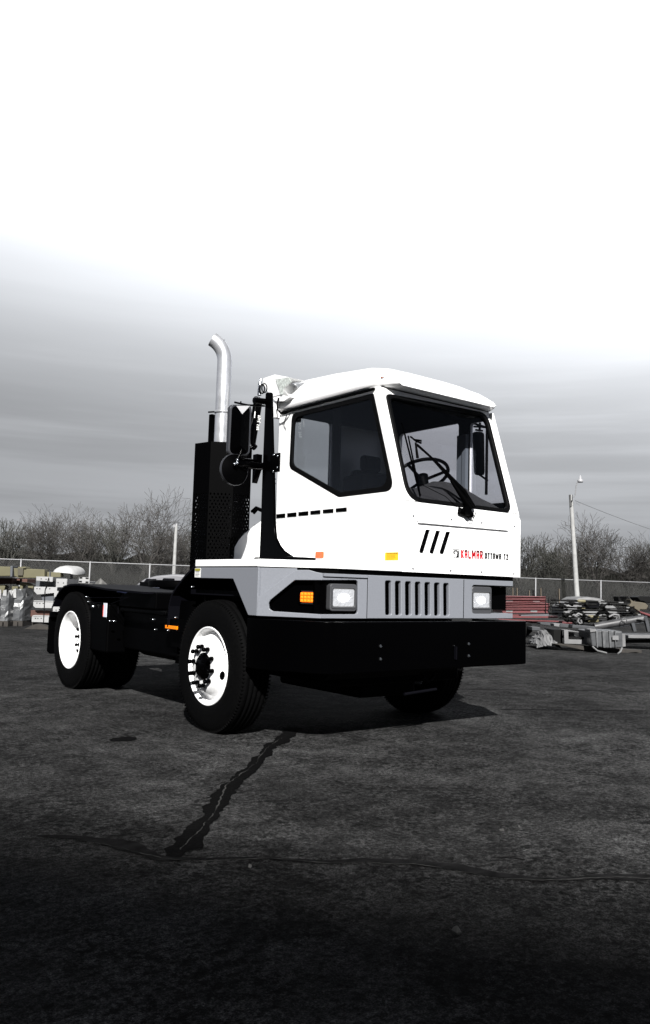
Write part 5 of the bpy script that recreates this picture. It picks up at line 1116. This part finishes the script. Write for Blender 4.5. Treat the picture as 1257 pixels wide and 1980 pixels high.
# black shafts with tan middles, stacked in five layers
sh = [(445,212,1080,235,20,690,(660,725)),(440,238,1070,255,16,695,(665,730)),(430,268,900,285,18,690,(655,722)),(440,290,1140,300,22,0,None),(540,345,880,350,20,795,(745,835)),(560,378,860,382,24,790,(745,830)),(600,310,1130,268,14,0,None),(430,322,1150,325,18,0,None),(500,355,760,395,14,0,None),(880,345,1180,330,22,0,None)]
labs = ['uppermost black shaft with a tan sleeve, right of the maroon bundle','second black shaft from the top, with a tan sleeve','third black shaft from the top, tan sleeve near its middle','long plain black shaft in the middle of the pile','black shaft with a tan sleeve, low in the pile','lowest black shaft with a broad tan sleeve','black pole lying aslant across the pile','plain black shaft along the pile, below the slanting pole','short black shaft sloping down at the left of the pile','black shaft at the right, beside the grey tube']
for i, (x0,y0,x1,y1,w_,tn,seg_) in enumerate(sh):
    dp = 20.4+.12*(i % 3); a = zr(x0,y0); c_ = zr(x1,y1); p = CAM+ray((a[0]+c_[0])/2, (a[1]+c_[1])/2)*dp; t = tag(bpy.data.objects.new('axle_shaft', None), labs[i], 'shaft', 'black shafts piled at the right'); C.objects.link(t); t.location = p; t.rotation_euler = (0,0,-YAW)
    lc_ = lambda x, y, k=0: Vector(((CAM+ray(x,y)*dp-p).dot(RV), k, (CAM+ray(x,y)*dp-p).z)); A0 = lc_(*a); A1 = lc_(*c_); r = w_/4.232/FPX*dp/2
    b = MB(); rnd = random.Random(i); us = [0,.06,.07,.2,.21,.33,.34,.5,.62,.63,.8,.81,.97,1]; b.tube([A0.lerp(A1,u) for u in us], [r*rnd.choice((.45,.6,.8,1)) for _ in us], 10); b.build('shaft', DK, t)
    if seg_:
        u0, u1 = (seg_[0]-x0)/(x1-x0), (seg_[1]-x0)/(x1-x0); b = MB(); b.tube([A0.lerp(A1,u0)+Vector((0,-.03,0)), A0.lerp(A1,u0+.01)+Vector((0,-.03,0)), A0.lerp(A1,u1-.01)+Vector((0,-.03,0)), A0.lerp(A1,u1)+Vector((0,-.03,0))], [r*.8,r*1.25,r*1.25,r*.8], 12); b.build('sleeve', mat('tan_sleeve', (.13,.115,.065), .6), t)
    for k in range(2):
        u = rnd.uniform(.05,.95); q = A0.lerp(A1,u); b = MB(); b.box((q.x,-r*1.3,q.z-.012),(q.x+rnd.uniform(.04,.12),-r*1.2,q.z+.015)); b.build('paper_tag', LW2, t)
# clutter of hubs and brackets on the pile (separate castings)
rnd = random.Random(12)
cast = [(540,262,'left of the tan sleeves'),(565,335,'low at the left of the shaft pile'),(585,375,'above the grey beam'),(620,240,'just left of the top tan sleeve'),(745,250,'right of the top tan sleeve'),(870,262,'centre right of the shaft pile'),(930,350,'beside the white loops'),(1110,300,'at the right end of the long shaft'),(700,330,'between the two groups of sleeves')]
for i, (x, y, wh) in enumerate(cast):
    x_, y_ = zr(x, y); dp = 20.1; p = CAM+ray(x_, y_)*dp; b = MB(); b.lathe([(-.08,.01),(-.08,.045),(-.03,.05),(-.02,.07),(.01,.07),(.02,.04),(.08,.03),(.09,.005)], (0,0,0), 'x', 14); b.box((-.2,-.02,-.015),(.22,.02,.015)); b.box((-.03,-.09,-.03),(0,.06,.02))
    o = b.build('hub_casting', DK, None); o.location = p; o.rotation_euler = (rnd.uniform(-.5,.5), rnd.uniform(-.4,.4), -YAW+rnd.uniform(-.6,.6)); tag(o, 'black hub casting '+wh, 'casting', 'black castings in the shaft pile')
# white loops of wrap
for i, pts in enumerate(([(675,360),(665,385),(680,405),(700,400),(690,375)],[(920,350),(960,330),(1000,335),(1005,365),(980,380),(985,345)],[(640,345),(670,322),(700,335)])):
    dp = 19.9; P3 = [CAM+ray(*zr(*q))*dp for q in pts]; o_ = P3[0].copy(); b = MB(); b.tube([q-o_ for q in P3], .025, 6); o = b.build('plastic_strip', LW2); o.location = o_; tag(o, ['crumpled white plastic strip at the lower left of the shaft pile','tangled white plastic strip at the right of the shaft pile','short white plastic strip over the black shafts'][i], 'plastic strip')
# grey beams in front
for i, (poly, lab) in enumerate(((ZR([(360,395),(520,402),(520,432),(360,412)]),'grey steel beam nearest the bumper'),(ZR([(520,402),(630,415),(620,442),(520,432)]),'grey steel beam in the middle of the row'),(ZR([(625,415),(810,430),(810,447),(620,440)]),'grey steel beam above the wrapped white box'))):
    slab_thing('steel_beam', 0,0,0,0, 18.9-.3*i, .3, LG2, lab, 'steel beam', 'grey beams before the shaft pile', poly=poly, bev=.008)
slab_thing('beam_bracket', 0,0,0,0, 18.5, .3, LW2, 'pale bracket clamped on the grey beams', 'bracket', poly=ZR([(470,405),(520,405),(515,432),(472,425)]), bev=.005)
# grey tube on a stand
t = camthing('tube_stand', 1215, 18.8, 'dark grey tube resting aslant on a blue grey stand at the right', 'tube stand'); f = local(t); q0, q1 = f(*zr(800,432),18.8), f(*zr(1205,362),18.8)
b = MB(); b.tube([Vector(q0), Vector(q1)], .085, 16); b.build('tube', mat('tube_grey', (.04,.04,.042), .5, noise=.4, nscale=6), t); 
b = MB(); b.tube([Vector(f(*zr(830,455),18.8)), Vector(f(*zr(1200,395),18.8))], .03, 8); b.build('lower_rail', LG2, t)
for a, c_ in (((1110,398),(1130,468)),((1215,345),(1245,470))):
    b = MB(); b.bar(f(*zr(*a),18.75), f(*zr(*c_),18.75), .07, .09, (0,1,0)); b.build('leg', LG2, t)
b = MB(); q = f(*zr(1048,380),18.6); b.lathe([(0,.05),(-.01,.065),(-.02,.05)], (q[0],-.12,q[2]), 'y', 14); b.build('ring', LW2, t)
b = MB(); b.box((f(*zr(1135,366),18.8)[0],-.10,f(*zr(1135,368),18.8)[2]),(f(*zr(1180,356),18.8)[0],-.09,f(*zr(1180,356),18.8)[2])); b.build('paper_tag', LW2, t)
# white U frame on pallet, wrapped box, black crate, crumpled plastic
DR = 16.6
t = camthing('white_cradle', 1113, DR, 'white U shaped steel frame lying on a pallet beside the black crate', 'steel section'); f = local(t); g2 = lambda x, y, d=DR: (f(*zr(x,y),d)[0], f(*zr(x,y),d)[2])
b = MB(); b.prism([g2(545,455),g2(580,455),g2(580,532),g2(760,538),g2(760,572),g2(545,568)], 0, .04, 'y'); b.prism([g2(545,455),g2(670,470),g2(672,478),g2(545,464)], .04, .7, 'y'); b.prism([g2(590,480),g2(665,482),g2(672,510),g2(585,512)], .3, .34, 'y'); b.build('frame', LW2, t, .006)
b = MB(); b.prism([g2(585,512),g2(670,512),g2(750,520),g2(750,530),g2(585,530)], .05, .6, 'y'); b.build('inner_block', DK, t)
slab_thing('black_crate', 0,0,0,0, DR+.1, .7, DK, 'black crate left of the white U shaped frame', 'crate', poly=ZR([(470,455),(543,452),(543,575),(465,568)]))
o = slab_thing('timber_pallet', 0,0,0,0, DR-.15, .35, WOOD, 'long dark wooden pallet under the wrapped box and white frame', 'pallet', poly=ZR([(470,572),(590,575),(830,600),(1195,625),(1190,652),(1140,640),(1060,648),(850,652),(600,600)]))
t = camthing('wrapped_box', 1172, DR-.4, 'grey box wrapped in clear plastic with a white paper tag, on the pallet', 'box'); f = local(t); d_ = DR-.4; g2 = lambda x, y: (f(*zr(x,y),d_)[0], f(*zr(x,y),d_)[2])
b = MB(); b.prism([g2(755,462),g2(870,460),g2(1022,466),g2(1022,600),g2(900,605),g2(770,590)], 0, .8, 'y'); b.build('box', WRAP, t, .03, 3)
b = MB()
for (x, w2, d2) in ((850,28,-.05),(905,22,-.03),(950,12,-.045),(800,18,-.03)): b.prism([g2(x,462),g2(x+w2,462),g2(x+w2*.8,600),g2(x+4,598)], d2, 0, 'y')
b.build('wrap_fold', mat('wrap_fold', (.085,.087,.09), .3, noise=.3, nscale=9, bump=.5, bscale=12), t, .01)
b = MB(); b.prism([g2(930,500),g2(980,500),g2(980,535),g2(930,535)], -.056, -.051, 'y'); b.build('paper_tag', LW2, t)
b = MB(); b.prism([g2(1024,490),g2(1050,488),g2(1050,590),g2(1024,594)], .05, .6, 'y'); b.build('end_board', LW2, t); b = MB(); b.prism([g2(752,452),g2(800,448),g2(802,466),g2(756,474)], -.03, .3, 'y'); b.build('cap', LW2, t)
b = MB(); b.tube([(g2(770,590)[0],-.02,g2(770,590)[1]),(g2(800,625)[0],-.1,.05),(g2(860,650)[0],-.2,.02)], .02, 5); b.tube([(g2(1010,600)[0],-.02,g2(1010,600)[1]),(g2(985,625)[0],-.1,.05),(g2(950,652)[0],-.2,.02)], .02, 5); b.build('loose_wrap', LW2, t)
# crumpled plastic heap by the bumper
rnd = random.Random(21); t = camthing('plastic_heap', 1047, 17.2, 'crumpled white plastic sheeting heaped beside the bumper', 'plastic sheeting'); f = local(t); b = MB()
vs = []; n, m_ = 22, 9; xa, xb = f(*zr(280,520),17.2)[0], f(*zr(470,520),17.2)[0]; zt_ = f(*zr(400,455),17.2)[2]
for i in range(n+1):
    for j in range(m_+1):
        u, v = i/n, j/m_; hgt = zt_*math.sin(math.pi*min(max(u,.03),.97))**.5*math.sin(math.pi*min(max(v,.02),.98))**.5
        vs.append((xa+(xb-xa)*u+rnd.uniform(-.03,.03), -.5+1.0*v+rnd.uniform(-.04,.04), max(.0, hgt*rnd.uniform(.82,1.05))))
b.add(vs, [(i*(m_+1)+j, (i+1)*(m_+1)+j, (i+1)*(m_+1)+j+1, i*(m_+1)+j+1) for i in range(n) for j in range(m_)]); b.build('sheeting', LW2, t)
slab_thing('grey_carton', 0,0,0,0, 17.8, .5, LG2, 'pale carton on top of the crumpled plastic', 'carton', poly=ZR([(290,432),(360,436),(362,464),(292,462)]))
slab_thing('black_drum', 0,0,0,0, 18.2, .5, DK, 'black drum shape in the gap right of the bumper', 'drum', poly=ZR([(230,400),(290,402),(296,470),(240,520),(225,520)]))
# white beams right edge
slab_thing('white_beam', 0,0,0,0, 17.4, .3, LW2, 'white beam with dark slots lying at the right edge', 'beam', poly=ZR([(1080,500),(1400,505),(1400,528),(1080,525)]))
slab_thing('white_beam', 0,0,0,0, 17.9, .3, LG2, 'thin grey beam behind the white beam at the right edge', 'beam', poly=ZR([(1050,485),(1400,492),(1400,502),(1050,498)]))
slab_thing('dark_pallet', 0,0,0,0, 17.6, .8, DK, 'dark pallet under the white beam at the right edge', 'pallet', poly=ZR([(1050,535),(1400,530),(1400,562),(1060,565)]))
# tan castings at the right edge
def plain(name, poly, dep, yd, mt_, label, cat, group=None, bev=.02): return slab_thing(name, 0,0,0,0, dep, yd, mt_, label, cat, group, poly=poly, bev=bev)
plain('tan_casting', ZR([(1085,262),(1105,238),(1098,205),(1130,225),(1190,230),(1225,238),(1250,262),(1230,292),(1180,290),(1175,345),(1140,330),(1160,300),(1120,275)]), 21.2, .3, TAN, 'jagged tan casting at the right edge above the grey tube', 'casting')
plain('tan_casting', ZR([(1150,345),(1190,318),(1300,345),(1300,365),(1200,345),(1160,360)]), 21, .3, TAN, 'narrow tan strip below the jagged casting', 'casting')
plain('black_block', ZR([(1150,190),(1180,180),(1330,182),(1330,240),(1225,236),(1200,222),(1180,222)]), 23, .6, DK, 'dark block at the right edge behind the tan casting', 'block')
plain('black_block', ZR([(995,182),(1015,182),(1040,222),(1060,180),(1080,180),(1100,215),(1085,232),(1000,222)]), 22.5, .4, DK, 'dark pair of upright pieces left of the tan casting', 'block')
plain('maroon_beam', ZR([(1170,300),(1330,350),(1330,375),(1180,320)]), 20.8, .2, MAR, 'maroon beam sloping down at the right edge', 'beam')
for i, (x, y0, y1) in enumerate(((137,112,178),(172,112,178),(273,135,178),(367,115,178),(517,120,185),(1130,190,225))):
    plain('timber_stake', ZR([(x-3,y0),(x+3,y0),(x+3,y1+60),(x-3,y1+60)]), 24, .08, mat('stake_wood', (.09,.07,.05), .8) if i == 0 else bpy.data.materials['stake_wood'], ['first timber stake above the maroon bundle, nearest the truck','second timber stake above the maroon bundle','short stake in the middle above the maroon bundle','stake at the right end above the maroon bundle','thin stake between the maroon bundle and the light pole','short stake left of the tan casting'][i], 'stake', 'timber stakes behind the maroon bundle', bev=0)
plain('dark_stake', ZR([(303,132),(310,132),(310,240),(303,240)]), 23.5, .08, DK, 'dark upright stake behind the maroon bundle', 'stake', bev=0)
# white vehicle bonnet behind the pole foot
t = camthing('parked_car', 1127, 30, 'white car mostly hidden behind the shaft pile, only its roof showing at the light pole', 'car'); f = local(t); g2 = lambda x, y: (f(*zr(x,y),30)[0], f(*zr(x,y),30)[2])
b = MB(); b.prism([g2(585,205),g2(620,188),g2(700,184),(g2(790,196)[0], g2(790,196)[1]),g2(825,215),(g2(840,215)[0]+.4,.7),(g2(840,215)[0]+.4,.3),(g2(585,205)[0]-.4,.3),(g2(585,205)[0]-.4,.7)], -.8, .8, 'y'); b.build('body', LW2, t, .08, 3)
b = MB(); a0 = g2(640,215); a1 = g2(780,215); b.prism([(a0[0],a0[1]-.05),(a1[0],a0[1]-.05),(a1[0],a0[1]-.35),(a0[0],a0[1]-.35)], -.82,-.805,'y'); b.build('window', CGL, t)
for xx in (g2(600,205)[0], g2(810,205)[0]):
    b = MB(); b.lathe([(0,.2),(0,.31),(.2,.31),(.2,.2)], (xx,-.84,.31), 'y', 16); b.build('wheel', RUBBER, t)

PEB = mat('pebble_grey', (.045,.045,.044), .9)
# --- pebbles and a twig on the asphalt
for i, (px_, py_, r, lab) in enumerate(((970,1606,.014,'pale pebble on the asphalt right of the middle'),(882,1806,.018,'pale stone in the dark foreground'),(512,1778,.010,'tiny pebble in the dark foreground left of the middle'),(483,1677,.010,'pebble beside the crack line'),(1003,1600,.008,'smallest pebble near the pale one at the right'))):
    c_ = GZ(px_, py_); bm = bmesh.new(); rnd = random.Random(i)
    for _ in range(14): bm.verts.new(Vector((rnd.gauss(0,1), rnd.gauss(0,1), rnd.gauss(0,.7))).normalized()*r)
    bmesh.ops.convex_hull(bm, input=bm.verts); me = bpy.data.meshes.new('pebble'); bm.to_mesh(me); bm.free(); me.materials.append(PEB); o = bpy.data.objects.new('pebble', me); C.objects.link(o); o.location = (c_.x, c_.y, r*.5); tag(o, lab, 'pebble')
c_ = GZ(988,1662); b = MB(); b.tube([(-.06,0,.004),(-.01,.012,.008),(.06,0,.005)], .003, 5); b.tube([(-.01,.012,.008),(.03,.04,.006)], .002, 5); o = b.build('fallen_twig', DK); o.location = c_; o.rotation_euler = (0,0,-YAW-.2); tag(o, 'short dark twig lying on the asphalt at the right', 'twig')
for o in list(C.objects):
    if 'wloc' in o: del o['wloc']
